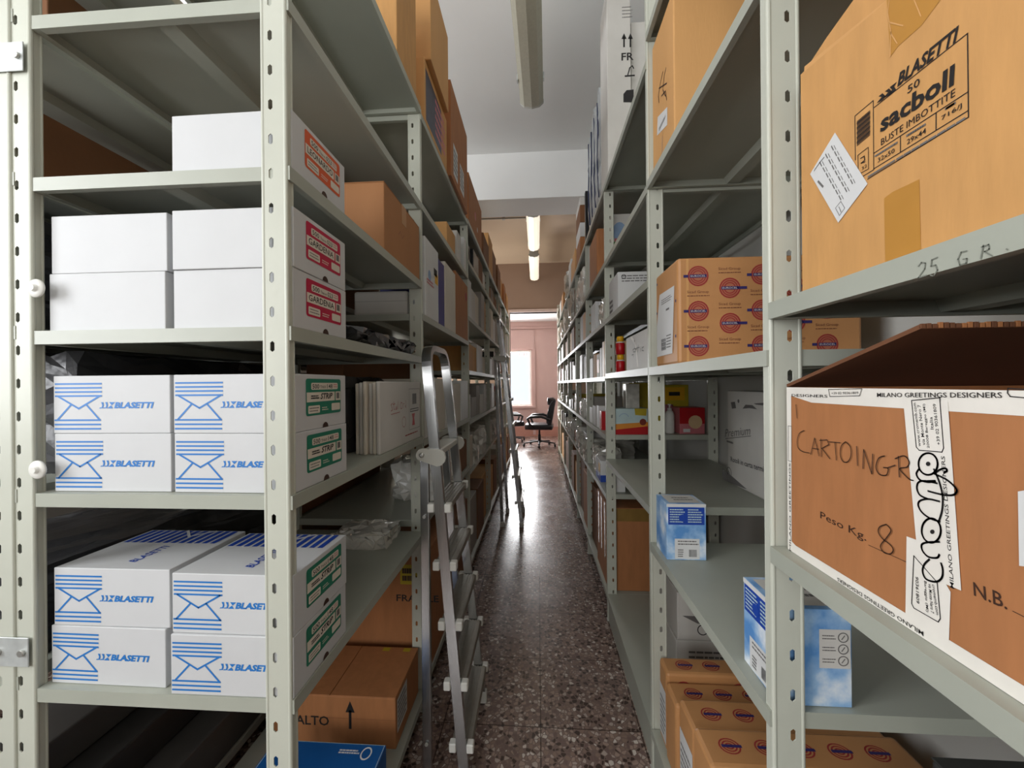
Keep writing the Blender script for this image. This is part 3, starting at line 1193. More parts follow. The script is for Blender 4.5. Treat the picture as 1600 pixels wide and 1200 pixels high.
# ALTO carton and blue box on the bottom shelf
c = Carton('cardboard_carton', 'brown carton marked ALTO with a black up arrow, bottom shelf', 'box', -1.0, -0.515, 1.40, 1.665, 0.10, 0.285, CBR, bev=0.004, flaps='x')
p = c.face('-y')
w, h = c.w, c.h
p.text('ALTO', 0.235 * w, 0.40 * h, 0.034, INK, 0, 0.125, 0.015)
p.rect(0.645 * w, 0.36 * h, 0.665 * w, 0.72 * h, INK)
p.poly([(0.620 * w, 0.68 * h), (0.690 * w, 0.68 * h), (0.655 * w, 0.90 * h)], INK)
p.line([(0, 0.56 * h), (w, 0.56 * h)], 0.001, BRINK)
p.build('printed_mark', c.ob)
p = c.face('+x')
p.rect(0.05 * c.d, 0.25 * h, 0.45 * c.d, 0.90 * h, WHTG)
p.rows(0.08 * c.d, 0.3 * h, 0.42 * c.d, 0.85 * h, 6, GINK, 1)
p.build('printed_label', c.ob)
p = c.face('+z')
for u in (0.70, 0.88):
    p.rect(u * w, 0.90 * c.d, (u + 0.06) * w, 0.98 * c.d, OLIVE)
p.build('printed_lid', c.ob)
c = Carton('blue_box', 'flat blue box with white ring logo before the ALTO carton', 'box', -0.86, -0.492, 0.93, 1.255, 0.10, 0.252, BOXBLUE, bev=0.002)
p = c.face('+z')
w, d = c.w, c.d
p.ring(0.86 * w, 0.90 * d, 0.017, 0.004, WHT, 0, 20, ry=0.022)
p.rows(0.62 * w, 0.885 * d, 0.80 * w, 0.935 * d, 2, WHT, 0, 0.6)
p.line([(0.005, 0.002), (w - 0.004, 0.002), (w - 0.004, d - 0.003), (0.005, d - 0.003)], 0.0015, SKYB, 0, True)
p.build('printed_lid', c.ob)

# wrapped bundles on the rack behind
for i, (x0, x1, z0, z1, lab) in enumerate((
        (-1.54, -1.09, 0.12, 0.25, 'long grey wrapped sheet bundle at the bottom of the rear rack'),
        (-1.52, -1.20, 0.251, 0.36, 'long grey wrapped sheet bundle second from the bottom, rear rack'),
        (-1.50, -1.30, 0.361, 0.46, 'long grey wrapped sheet bundle on top of the bottom pile, rear rack'))):
    c = Carton('sheet_bundle', lab, 'bundle', x0, x1, 0.83, 1.66, z0, z1, mat('charcoal_wrap', '#4d4a47', 0.45, 0, 0.1) if i != 1 else mat('dark_wrap', '#343230', 0.4, 0, 0.1), 'wrapped sheet bundles', 0.006)
bag('plastic_bundle', 'black film-wrapped bundle beside the lower striped stack, rear rack', 'bundle', -1.54, -1.10, 0.82, 1.66, 0.80, 1.0, FILMD, 9, 0.01, None, 0.1)
bag('plastic_bundle', 'black bundle made tall to darken the gap beside the upper striped stack, rear rack', 'bundle', -1.54, -1.10, 0.9, 1.66, 1.19, 1.49, FILMD, 9, 0.012, None, 0.1)  # raised so the gap above the striped boxes stays dark

bag('plastic_bundle', 'added black light-blocking bundle level with the blank white boxes, rear rack', 'bundle', -1.54, -1.10, 0.82, 1.66, 1.53, 1.78, FILMD, 9, 0.012, None, 0.1)  # added, like the dark cartons below, to block light through the rack
Carton('cardboard_carton', 'added light-blocking dark carton under the second highest shelf of the rear rack', 'box', -1.55, -1.25, 0.95, 1.66, 1.85, 2.10, CBD)
Carton('cardboard_carton', 'added light-blocking dark carton under the top shelf of the rear rack', 'box', -1.55, -1.30, 1.0, 1.66, 2.19, 2.50, CBD)
for i, z in enumerate((0.12, 0.80, 1.19, 1.53, 1.85, 2.19)):
    Carton('cardboard_carton', 'added light-blocking dark carton deep in the rear rack, %s shelf up' % ('bottom', 'second', 'third', 'fourth', 'fifth', 'sixth')[i], 'box',
           -1.55, -1.10, 1.75, 2.70, z, z + (0.55, 0.3, 0.27, 0.25, 0.28, 0.33)[i], CBD, 'added light-blocking cartons deep in the rear rack')

# ------------------------------------------------------------------ cartons on top of the left rack
TOPZ = 2.585
Carton('cardboard_carton', 'tan carton on top of the left rack, nearest the camera', 'box', -0.84, -0.489, 1.40, 1.625, TOPZ, 3.02, CB, flaps='x')
c = Carton('cardboard_carton', 'slim carton with a dark printed side on the left rack top', 'box', -0.80, -0.487, 1.735, 2.16, 2.565, 2.85, CBL)
p = c.face('+x')
p.rect(0.02, 0.02, 0.30, 0.25, mat('dark_photo_print', '#34364a', 0.4, 0, 0.3, 30))
p.rows(0.18, 0.05, 0.38, 0.24, 5, PINK, 1)
p.build('printed_label', c.ob)
Carton('cardboard_carton', 'tan carton overhanging the aisle on the slim dark-printed carton', 'box', -0.80, -0.462, 1.755, 2.10, 2.851, 3.25, CBL, flaps='x', tape=TAPEB)
c = Carton('cardboard_carton', 'tall brown carton with two white labels on the left rack top', 'box', -0.80, -0.470, 2.19, 2.70, 2.565, 3.10, CBR, flaps='x')
p = c.face('+x')
p.rect(0.06, 0.04, 0.18, 0.22, WHT)
p.rows(0.07, 0.06, 0.17, 0.2, 5, GINK, 1)
p.rect(0.25, 0.05, 0.38, 0.21, WHT)
p.rows(0.26, 0.07, 0.37, 0.2, 5, GINK, 1)
p.build('printed_label', c.ob)
c = Carton('cardboard_carton', 'brown carton with a red dot, left rack top past the third upright', 'box', -0.82, -0.487, 2.85, 3.50, 2.585, 2.94, CBR, flaps='x')
p = c.face('+x')
p.disc(0.30, 0.16, 0.035, RED)
p.disc(0.40, 0.09, 0.02, WHTG)
p.build('printed_label', c.ob)
Carton('cardboard_carton', 'dark-topped brown carton on the left rack top, fourth bay', 'box', -0.80, -0.487, 3.62, 4.02, 2.585, 2.80, CBD)

# ------------------------------------------------------------------ left rack, second bay
c = Carton('cardboard_carton', 'low tan carton on the shelf under the left rack top, second bay', 'box', -0.85, -0.50, 2.20, 2.42, 2.18, 2.315, CBL)
Carton('file_box', 'white file box behind the low tan carton, second bay', 'box', -0.80, -0.492, 2.44, 2.56, 2.18, 2.36, WHTG)
Carton('file_box', 'white file box next to the third left upright, second bay', 'box', -0.80, -0.490, 2.66, 2.74, 2.18, 2.40, WHT)
c = Carton('white_pack', 'white pack lying end-on beside the second left upright', 'box', -0.80, -0.56, 1.70, 2.05, 1.705, 1.81, WHTG, bev=0.01)
p = c.face('-y')
p.line([(0.0, 0.06), (0.24, 0.06)], 0.001, GINK)
p.build('printed_label', c.ob)
c = Carton('white_box', 'tall white box with blue and yellow print beside the blue binder', 'box', -0.552, -0.488, 1.725, 1.955, 1.705, 2.055, WHT)
p = c.face('+x')
d, h = c.d, c.h
p.rect(0.70 * d, 0.52 * h, 0.95 * d, 0.66 * h, YEL)
p.rect(0.62 * d, 0.62 * h, 0.88 * d, 0.72 * h, INK)
p.disc(0.30 * d, 0.55 * h, 0.025, mat('pale_blue', '#8aa4c4', 0.5))
p.rows(0.1 * d, 0.42 * h, 0.6 * d, 0.5 * h, 2, PINK, 1)
p.build('printed_label', c.ob)
c = Carton('ring_binder', 'dark blue ring binder between white boxes, second left bay', 'binder', -0.79, -0.49, 1.965, 2.085, 1.705, 2.03, DBLUE, bev=0.002)
c = Carton('file_box', 'white file box beside the dark blue binder, second left bay', 'box', -0.80, -0.488, 2.10, 2.36, 1.705, 2.06, CREAM)
c = Carton('file_box', 'brown archive box before the third left upright, second bay', 'box', -0.85, -0.489, 2.375, 2.775, 1.705, 2.09, CBR)
p = c.face('+x')
p.disc(0.34, 0.30, 0.03, REDINK)
p.build('printed_label', c.ob)
for i, (ya, yb, hh) in enumerate(((1.72, 1.90, 0.25), (1.91, 2.10, 0.265), (2.11, 2.30, 0.255), (2.31, 2.52, 0.24), (2.53, 2.77, 0.26))):
    Carton('file_box', ['white file box on the ladder-top shelf, first of five from the camera',
                        'white file box on the ladder-top shelf, second of five from the camera',
                        'white file box on the ladder-top shelf, middle of the five',
                        'white file box on the ladder-top shelf, fourth of five from the camera',
                        'white file box on the ladder-top shelf, farthest of the five'][i], 'box', -0.82, -0.492 - 0.004 * (i % 2), ya, yb, 1.165, 1.165 + hh,
           (WHTG, CREAM, WHTG, CREAM, WHT)[i], 'file boxes level with the ladder top', 0.003)
Carton('cardboard_carton', 'added light-blocking dark carton behind the five white file boxes', 'box', -1.03, -0.86, 1.72, 2.78, 1.165, 1.64, CBD, flaps='y')  # this carton and the next are added to block the bright far side window
Carton('cardboard_carton', 'added light-blocking dark carton at the back of the mid shelf, third left bay', 'box', -1.03, -0.93, 2.86, 3.98, 1.14, 1.46, CBD)
bag('plastic_bag', 'crumpled white plastic bag on the shelf behind the ladder hinge', 'bag', -0.74, -0.50, 1.95, 2.4, 0.82, 1.02, FILMW, 8, 0.02)
c = Carton('paper_parcel', 'brown paper parcel beside the white bag behind the ladder', 'parcel', -0.80, -0.50, 2.44, 2.76, 0.82, 1.02, CBD, bev=0.012)
c = Carton('cardboard_carton', 'brown carton with FRAGILE printing behind the ladder legs', 'box', -0.95, -0.495, 1.73, 2.20, 0.12, 0.66, CBR, flaps='x')
p = c.face('-y')
w, h = c.w, c.h
p.text('FRAGILE', 0.70 * w, 0.60 * h, 0.030, INK, 0, 0.19, 0.012)
p.rect(0.74 * w, 0.74 * h, 0.92 * w, 0.90 * h, OLIVE, 0)
p.rows(0.76 * w, 0.76 * h, 0.90 * w, 0.88 * h, 2, MARK, 1, 0.7)
p.build('printed_mark', c.ob)
Carton('cardboard_carton', 'dark brown carton on the bottom shelf past the FRAGILE carton', 'box', -0.92, -0.50, 2.25, 2.76, 0.12, 0.60, CBD, flaps='x')

# ================================================================== right rack, nearest bay
# big open-topped tan carton with the printed panel
X0, Y1, Z0 = 0.430, 0.668, 1.5355
Yn = -0.10
mb = MB()
prof = [(Y1, 0.0), (Y1, 0.366), (0.52, 0.331), (0.34, 0.318), (0.10, 0.315), (Yn, 0.315), (Yn, 0.0)]
cx, cy = (X0 + 0.93) / 2, (Y1 + Yn) / 2
mb.prism([(y - cy, z) for y, z in prof], 'x', X0 - cx, 0.93 - cx, CB)
bmesh.ops.bevel(mb.bm, geom=[e for e in mb.bm.edges], offset=0.003, segments=2, affect='EDGES')
big = mb.build('cardboard_carton')
big.location = (cx, cy, Z0)
tag(big, 'large tan carton printed with sacboll panel, upper shelf nearest the camera', 'box')


def inv_big(px, py):
    y, z = at_x(px, py, X0)
    return (Y1 - y, z - Z0)


p = Print((X0 - cx, Y1 - cy, 0), (0, -1, 0), (0, 0, 1), (-1, 0, 0), inv_big)
F = lambda x, y: (1290 + x / 4.0, 30 + y / 4.0)      # enlarged view of the panel
lw = 0.0011
p.line_px([F(185, 605), F(300, 508), F(303, 940), F(190, 1010)], lw, INK, 0)
p.line_px([F(185, 605), F(188, 880)], lw, INK, 0)
p.line_px([F(305, 552), F(890, 88), F(896, 612), F(265, 1000)], lw, INK, 0)
p.line_px([F(303, 838), F(895, 452)], lw, INK, 0)
p.line_px([F(303, 935), F(895, 570)], lw, INK, 0)
p.line_px([F(470, 735), F(470, 830)], lw, INK, 0)
p.line_px([F(693, 588), F(693, 690)], lw, INK, 0)
p.text_px('BLASETTI', F(452, 425), F(835, 130), 20, INK, 1, 0.03, 0.25)
for k, (a, b) in enumerate(((335, 522), (375, 492))):
    p.poly_px([F(a, b - 40), F(a + 25, b - 60), F(a + 45, b - 40), F(a + 20, b - 14), F(a - 12, b + 2), F(a + 20, b - 36)], INK, 1)
p.poly_px([F(405, 425), F(450, 390), F(432, 420), F(445, 440), F(395, 480), F(420, 440)], INK, 1)
p.text_px('50', F(515, 468), F(592, 412), 12, INK, 1, 0.005)
p.text_px('sacboll', F(345, 712), F(805, 412), 27, INK, 1, 0.03)
p.text_px('BUSTE IMBOTTITE', F(350, 790), F(815, 478), 10, INK, 1, 0.0)
p.text_px('32x50', F(330, 897), F(435, 832), 7, INK, 1, 0.005)
p.text_px('29x44', F(512, 785), F(632, 710), 8, INK, 1, 0.005)
p.text_px('716/J', F(728, 642), F(856, 560), 9, INK, 1, 0.005)
for a, b in ((F(315, 855), F(455, 768)), (F(512, 728), F(630, 655)), (F(755, 560), F(815, 522)), (F(270, 985), F(440, 880)), (F(450, 875), F(890, 610))):
    ua, va = p.px(*a)
    ub, vb = p.px(*b)
    for k in range(8):
        t0, t1 = k / 8, (k + 0.75) / 8
        p.line([(ua + (ub - ua) * t0, va + (vb - va) * t0), (ua + (ub - ua) * t1, va + (vb - va) * t1)], 0.0022, GINK, 1)
# barcode lying on its side
for k in range(16):
    t = k / 16
    y0 = 640 + 160 * t
    p.line_px([F(200, y0), F(280, y0 - 68)], (0.0009, 0.0018, 0.0012)[k % 3], INK, 1)
p.line_px([F(205, 850), F(270, 800), F(272, 935), F(208, 970)], 0.0008, INK, 1, True)
p.line_px([F(222, 870), F(245, 855), F(248, 880), F(225, 900), F(250, 890)], 0.0012, INK, 1)
p.text_px('32', F(230, 945), F(262, 922), 5, INK, 1)
p.build('printed_panel', big, 'black print')

p = Print((X0 - cx, Y1 - cy, 0), (0, -1, 0), (0, 0, 1), (-1, 0, 0), inv_big)
p.poly_px([(1306, 207), (1357, 287), (1311, 348), (1267, 272)], WHT, 2)
G = lambda x, y: (1180 + x / 2.4, y / 2.4)
for r_ in range(3):
    for k in range(7):
        a = G(290 + k * 12 - r_ * 22, 548 + k * 21 + r_ * 30)
        p.line_px([a, (a[0] + 3, a[1] + 6)], 0.0016, GINK, 3)
        p.line_px([(a[0] + 4, a[1] - 1), (a[0] + 7, a[1] + 5)], 0.0009, GINK, 3)
p.line_px([G(225, 640), G(245, 610), G(262, 590)], 0.0016, GINK, 3)
p.line_px([G(240, 680), G(258, 700)], 0.003, GINK, 3)
p.line_px([G(305, 780), G(325, 755), G(340, 780), G(320, 808)], 0.0008, GINK, 3, True)
p.line_px([G(318, 775), G(326, 795)], 0.001, GINK, 3)
p.build('address_label', big, 'white diamond-turned label')

p = Print((X0 - cx, Y1 - cy, 0), (0, -1, 0), (0, 0, 1), (-1, 0, 0), inv_big)
p.poly_px([(1382, 310), (1395, 300), (1437, 280), (1440, 405), (1384, 420)], mat('tape_tan', '#b9853f', 0.35, 0, 0.05), 0)
p.build('packing_tape', big)
p = Print((X0 - cx, Y1 - cy, 0), (0, -1, 0), (0, 0, 1), (-1, 0, 0), inv_big)
p.poly_px([(1386, 0), (1500, -40), (1440, 40), (1404, 72), (1392, 88)], mat('tape_tan', '#b9853f', 0.35, 0, 0.05), 0)
for st in ([(1391, -5), (1388, 20), (1393, 50), (1392, 88)], [(1393, 52), (1403, 68)], [(1391, 35), (1412, 40)], [(1428, -4), (1440, 25)]):
    p.line_px(st, 0.0012, CBL, 1)
p.build('packing_tape', big)
# upright flaps at the open top
for k, (q, m) in enumerate((([(1256, 121), (1444, -12), (1400, -12), (1257, 104)], CBL), ([(1262, 104), (1402, -12), (1342, -12), (1292, 58)], CB))):
    f = MB()
    xf = X0 + 0.001 + 0.012 * k
    prof = []
    for a, b in q:
        y, zz = at_x(a, b, xf)
        prof.append((y - cy, zz - Z0))
    f.prism(prof, 'x', xf - cx, xf + 0.004 - cx, m)
    f.build('flap', big)

# the brown carton with white paper tape
X0, Y1, Z0, H = 0.4185, 0.688, 1.1185, 0.272
X9, Yn = 0.92, -0.12
cx, cy = (X0 + X9) / 2, (Y1 + Yn) / 2
mb = MB()
th = 0.005
mb.box(X0 - cx, X9 - cx, Yn - cy, Y1 - cy, 0, 0.006, CBR)
mb.box(X0 - cx, X0 - cx + th, Yn - cy, Y1 - cy, 0.006, H, CBR, 0.001, 1)
mb.box(X9 - cx - th, X9 - cx, Yn - cy, Y1 - cy, 0.006, H, CBR, 0.001, 1)
mb.box(X0 - cx + th, X9 - cx - th, Y1 - cy - th, Y1 - cy, 0.006, H, CBR)
mb.box(X0 - cx + th, X9 - cx - th, Yn - cy, Yn - cy + th, 0.006, H, CBR)
bc = mb.build('cardboard_carton')
bc.location = (cx, cy, Z0)
tag(bc, 'brown carton sealed with white printed paper tape, CARTOINGRO handwritten on it', 'box')
f = MB()
a = Vector((0, Y1 - cy, H))
b = Vector((0, 0.457 - cy, H + 0.066))
d_ = (b - a).normalized()
nn = Vector((0, -d_.z, d_.y))
f.prism([(a.y, a.z), (b.y, b.z), (b.y - d_.z * -0.0 + 0.001, b.z + 0.005), (a.y + 0.001, a.z + 0.005)], 'x', X0 - cx, X9 - cx, CBIN)
fl = f.build('flap', bc, 'raised dark-undersided flap')
e = MB()
rz_ = random.Random(4)
u = X0 - cx
while u < X9 - cx:
    e.box(u, u + 0.004, b.y - 0.0015, b.y + 0.001, b.z + 0.0005, b.z + 0.005 + rz_.uniform(0, 0.002), CBIN if rz_.random() < 0.6 else CBR)
    u += 0.006
e.build('torn_edge', fl)


def inv_bc(px, py):
    y, z = at_x(px, py, X0)
    return (Y1 - y, z - Z0)


FR_ = dict(o=(X0 - cx, Y1 - cy, 0), u=(0, -1, 0), v=(0, 0, 1), n=(-1, 0, 0), inv=inv_bc)
L_ = Y1 - Yn
# tape strips
p = Print(**FR_)
_, vt = p.px(1300, 628)
p.poly([(0, H), (L_, H), (L_, H - 0.020), (0.06, vt - 0.003), (0, H - 0.012)], TAPEW, 0)
p.poly([(0, 0.0), (0.010, 0.0), (0.012, H), (0, H)], TAPEW, 0.5)
p.poly([(0, 0), (L_, 0), (L_, 0.020), (0.02, 0.014), (0.0, 0.02)], TAPEW, 1)
p.poly_px([(1418, 838), (1440, 846), (1487, 925), (1484, 1012), (1416, 968)], TAPEW, 1.5)
p.poly_px([(1413, 625), (1483, 628), (1504, 923), (1438, 895)], TAPEW, 2.2)
c5 = lambda x, y: (1200 + x / 2.727, 460 + y / 2.727)
c6 = lambda x, y: (1200 + x / 3.0, 800 + y / 3.0)
p.build('paper_tape', bc, 'white paper tape strips')
p = Print(**FR_)
p.text_px('MILANO GREETINGS DESIGNERS', c5(470, 437), c5(1005, 441), 6.5, INK, 3, 0.005)
p.line_px([c5(262, 405), c5(405, 402), c5(395, 432), c5(268, 435)], 0.0008, INK, 3, True)
p.text_px('+39 02 90361809', c5(275, 426), c5(390, 424), 3.5, INK, 3)
p.text_px('DESIGNERS', c5(105, 435), c5(258, 440), 4, INK, 3)
p.line_px([c5(1100, 405), c5(1030, 400), c5(1028, 420), c5(1040, 435), c5(1100, 440)], 0.0009, INK, 3)
p.text_px('MILANO GREETINGS', c5(102, 1095), c5(100, 720), 4, INK, 3)
p.line_px([c5(90, 560), c5(104, 562), c5(104, 712), c5(90, 708)], 0.0007, INK, 3, True)
p.text_px('MILANO GREETINGS DESIGNERS', c6(735, 562), c6(330, 306), 7, INK, 3, 0.005)
p.line_px([c6(835, 665), c6(1110, 850), c6(1135, 880), c6(1135, 912), c6(1100, 890), c6(828, 715)], 0.0009, INK, 3, True)
p.text_px('+39 02 90361809', c6(1110, 856), c6(872, 698), 6, INK, 3)
p.text_px('MILANO GREETINGS DESIGNERS', c6(880, 362), c5(760, 690), 6, INK, 3, 0.005)
p.line_px([c5(618, 452), c5(738, 440), c5(755, 655), c5(748, 672), c5(650, 664), c5(638, 650)], 0.001, INK, 3, True)
for s, a, b in (('www.cromemb.com', (658, 648), (636, 462)), ('via Monte Nero 7', (677, 642), (656, 470)),
                ('20008 Bareggio (MI)', (698, 656), (678, 466)), ('Italia', (713, 575), (707, 522)), ('+39 02 90361809', (741, 642), (722, 466))):
    p.text_px(s, c5(*a), c5(*b), 5, INK, 3, 0.006)
p.line_px([c6(690, 205), c6(800, 330), c6(815, 500), c6(805, 516), c6(690, 450), c6(680, 430)], 0.001, INK, 3, True)
for s, a, b in (('cromemb.com', (795, 480), (775, 338)), ('via Monte Nero 7', (770, 470), (758, 335)), ('Bareggio (MI)', (745, 465), (735, 320)), ('90361809', (702, 425), (697, 300))):
    p.text_px(s, c6(*b), c6(*a), 5, INK, 3, 0.006)
# looped script logo running up the strip
sw = 0.0020


def loop(cx_, cy_, rx, ry, tilt=0.0):
    out = []
    for k in range(19):
        t = 2 * math.pi * k / 18
        x, y = rx * math.cos(t), ry * math.sin(t)
        out.append((cx_ + x * math.cos(tilt) - y * math.sin(tilt), cy_ + x * math.sin(tilt) + y * math.cos(tilt)))
    return out


for st in ([c6(*q) for q in ((765, 222), (742, 245), (733, 275), (745, 310), (775, 325), (805, 325), (825, 305), (828, 270), (820, 240))],
           [c6(*q) for q in ((812, 140), (760, 142), (730, 152), (733, 182), (760, 210), (800, 215), (812, 200))],
           loop(1458, 829, 15, 19), loop(1453, 725, 15, 17),
           [c5(*q) for q in ((740, 968), (700, 955), (665, 930), (648, 900), (655, 880), (690, 872), (738, 882))],
           [c5(*q) for q in ((690, 872), (655, 855), (642, 825), (650, 800), (680, 795), (728, 805))],
           [c5(*q) for q in ((690, 795), (720, 795), (690, 800), (655, 790), (640, 765), (650, 745))],
           [c5(*q) for q in ((718, 762), (745, 745), (765, 742), (770, 752), (758, 760))],
           [c5(*q) for q in ((718, 765), (770, 790), (808, 825), (810, 845), (790, 856), (745, 852), (690, 838))],
           [c5(*q) for q in ((715, 745), (738, 800), (752, 860), (750, 920), (735, 970))]):
    p.line_px(st, sw, INK, 4, False, True)
p.poly_px(loop(*c6(779, 93), 3.5, 3.5), INK, 4)
p.poly_px(loop(*c5(690, 722), 3.5, 3.5), INK, 4)
p.build('tape_print', bc, 'black tape lettering')
# handwriting and print
p = Print(**FR_)
hw = 0.0013
for st in ([(160, 580), (140, 592), (130, 625), (135, 655), (155, 670), (182, 676)], [(188, 682), (205, 612), (224, 688)], [(194, 655), (222, 660)],
           [(234, 692), (232, 616)], [(226, 622), (258, 620), (266, 640), (236, 656), (270, 700)], [(264, 628), (314, 632)], [(292, 630), (298, 706)],
           [(338, 628), (320, 645), (315, 680), (325, 710), (345, 714), (360, 690), (358, 650), (338, 628)], [(385, 648), (389, 730)],
           [(412, 742), (415, 662), (450, 765), (454, 680)], [(505, 688), (480, 698), (468, 735), (482, 766), (512, 770), (520, 742), (500, 738)], [(520, 738), (550, 728)],
           [(568, 778), (564, 690)], [(550, 700), (588, 688), (610, 712), (602, 735), (570, 744), (608, 785), (628, 793)],
           [(125, 470), (129, 527)], [(512, 980), (485, 990), (478, 1012), (495, 1040), (530, 1068), (542, 1090), (528, 1106), (500, 1098), (488, 1070), (515, 1035), (532, 1005), (512, 980)]):
    p.line_px([c5(*q) for q in st], hw, MARK, 5, False, len(st) > 5)
p.build('handwriting', bc, 'handwritten marker notes')
p = Print(**FR_)
p.text_px('Peso Kg.', c5(224, 962), c5(420, 1062), 14, MARK, 0, 0.004)
p.line_px([c5(430, 1068), c5(595, 1142)], 0.0007, MARK, 0)
p.text_px('N.B.', c6(968, 392), c6(1125, 460), 21, MARK, 0, 0.01)
p.line_px([c6(1150, 465), c6(1230, 505)], 0.0007, MARK, 0)
p.build('printed_text', bc, 'dark brown printed words')
p = Print(**FR_)
p.poly_px([(1592, 768), (1640, 760), (1640, 890), (1594, 884)], WHT, 1)
p.build('address_label', bc, 'white paper label')

bag('plastic_bag', 'crumpled printed white bag above the open brown carton', 'bag', 0.60, 0.90, 0.05, 0.42, 1.462, 1.492, FILMW, 8, 0.012)

# ================================================================== right rack, second bay
def tape_pattern(p, w, h, u0=0.02, v0=0.0, pu=0.090, pv=0.103):
    """repeating red ring marks with a dark bar, and faint lettering between"""
    i = 0
    u = u0
    while u - 0.03 < w:
        v = v0 + (0.5 * pv if i % 2 == 0 else 0.14 * pv)
        while v - 0.03 < h:
            r = 0.030
            if 0.0 < u - r and u + r < w and 0.0 < v - r and v + r < h:
                p.disc(u, v, r, mat('ring_wash', '#ab674c', 0.6, 0, 0.05), 0, 20)
                p.ring(u, v, r, 0.004, REDINK, 1)
                p.ring(u, v, r - 0.007, 0.003, REDINK, 1)
                p.ring(u, v, r - 0.013, 0.003, REDINK, 1, 14, 20, 340)
                s = -1 if i % 2 == 0 else 1
                p.rect(u + s * 0.022 - 0.006 * (s < 0), v - 0.004, u + s * 0.022 + 0.020 * s + 0.006 * (s > 0), v + 0.004, INDIGO, 2)
                p.rect(u - 0.024, v - 0.0045, u + 0.024, v + 0.0045, INDIGO, 2)
                p.text('EUROCEL', u - 0.021, v - 0.0025, 0.005, CREAM, 3, 0.042)
            if u + 0.032 < w and u - 0.032 > 0 and 0.01 < v + pv / 2 - 0.008 and v + pv / 2 + 0.012 < h:
                vv = v + pv / 2
                p.text('Sicad Group', u - 0.032, vv - 0.001, 0.010, BRINK, 1, 0.062)
                p.rows(u - 0.032, vv - 0.009, u + 0.032, vv - 0.004, 1, BRINK, 1, 0.5)
            v += pv
        u += pu
        i += 1


TPB = mat('tape_carton_brown', '#bf8a58', 0.5, 0, 0.05, 6, 0.06, 120)
c = Carton('tape_carton', 'brown carton with red ring print and white label, on second bay shelf', 'box', 0.415, 0.93, 1.158, 1.372, 1.455, 1.768, TPB, bev=0.009)
p = c.face('-y')
tape_pattern(p, c.w, c.h, 0.058)
p.rect(0.024, 0.004, 0.031, c.h - 0.004, CBL, 0)
p.build('printed_front', c.ob)
p = c.face('-x')
p.poly_px([(1031, 461), (1054, 446), (1051, 552), (1027, 558), (1027, 510)], WHT, 1)
p.rows(*p.px(1034, 478), *p.px(1050, 458), 3, GINK, 2, 0.4)
p.rect(*p.px(1041, 486), *p.px(1046, 480), GINK, 2)
p.barcode(*p.px(1034, 548), *p.px(1041, 528), INK, 2, True)
p.rows(*p.px(1042, 545), *p.px(1049, 520), 5, GINK, 2, 0.4)
for a in ((1027, 445), (1027, 490), (1056, 470), (1056, 525)):
    u, v = p.px(*a)
    p.disc(u, v, 0.005, INDIGO, 1, 8)
p.build('printed_label', c.ob, 'white delivery label')

c = Carton('cardboard_carton', 'tall tan carton with small white label, upper shelf of second bay', 'box', 0.418, 0.95, 1.185, 1.402, 2.1205, 2.59, CBL, bev=0.004)
p = c.face('-x')
p.poly_px([(1028, 183), (1043, 167), (1043, 195), (1027, 212)], WHT, 1)
p.rows(*p.px(1030, 200), *p.px(1041, 183), 4, GINK, 2, 0.5)
for st in ([(1036, 112), (1032, 130), (1029, 150), (1030, 160)], [(1038, 120), (1036, 140), (1040, 150)], [(1041, 106), (1038, 118)], [(1030, 138), (1042, 130)], [(1034, 150), (1040, 142), (1042, 156)]):
    p.line_px(st, 0.004, MARK, 1)
p.line_px([(1035, 215), (1034, 262)], 0.012, TAPEB, 0)
p.build('printed_label', c.ob)

# small sky-printed cartons
def sky_box(label, x0, x1, y0, y1, z0, h, navy, logos=False):
    c = Carton('printed_box', label, 'box', x0, x1, y0, y1, z0, z0 + h, CLOUD, 'sky-printed small boxes', 0.0015)
    p = c.face(navy)
    w, hh = (c.w if navy == '-y' else c.d), c.h
    p.rect(0, hh - 0.010, w, hh, WHT, 0)
    p.rect(0.04 * w, 0.63 * hh, 0.96 * w, 0.94 * hh, NAVYP, 0)
    for uu in (0.08, 0.54):
        p.rows(uu * w, 0.66 * hh, (uu + 0.38) * w, 0.92 * hh, 6, SKYB, 1, 0.45)
    p.disc(0.40 * w, 0.75 * hh, 0.012, NAVYP, 2, 12)
    p.rect(0.20 * w, 0.02 * hh, 0.83 * w, 0.38 * hh, WHT, 0)
    p.rows(0.28 * w, 0.26 * hh, 0.80 * w, 0.36 * hh, 2, GINK, 1, 0.4)
    p.rows(0.28 * w, 0.05 * hh, 0.42 * w, 0.20 * hh, 4, GINK, 1, 0.5)
    p.barcode(0.56 * w, 0.06 * hh, 0.76 * w, 0.19 * hh, INK, 1)
    p.build('printed_panel', c.ob)
    if logos:
        p = c.face('-y')
        w = c.w
        p.rect(0.56 * w, 0.40 * hh, 0.98 * w, 0.80 * hh, WHTG, 0)
        for k, v in enumerate((0.72, 0.60, 0.48)):
            p.ring(0.88 * w, v * hh, 0.009, 0.0018, GINK, 1, 16)
            p.line([(0.86 * w, (v - 0.02) * hh), (0.90 * w, (v + 0.02) * hh)], 0.0016, GINK, 1)
            p.rows(0.60 * w, (v - 0.03) * hh, 0.78 * w, (v + 0.03) * hh, 2, GINK, 1, 0.35)
        p.build('printed_symbols', c.ob)
    t = c.face('+z')
    t.rect(0.1 * c.w, 0.1 * c.d, 0.9 * c.w, 0.9 * c.d, WHTG, 0)
    t.rows(0.3 * c.w, 0.3 * c.d, 0.8 * c.w, 0.7 * c.d, 2, GINK, 1, 0.4)
    t.build('printed_lid', c.ob)
    return c


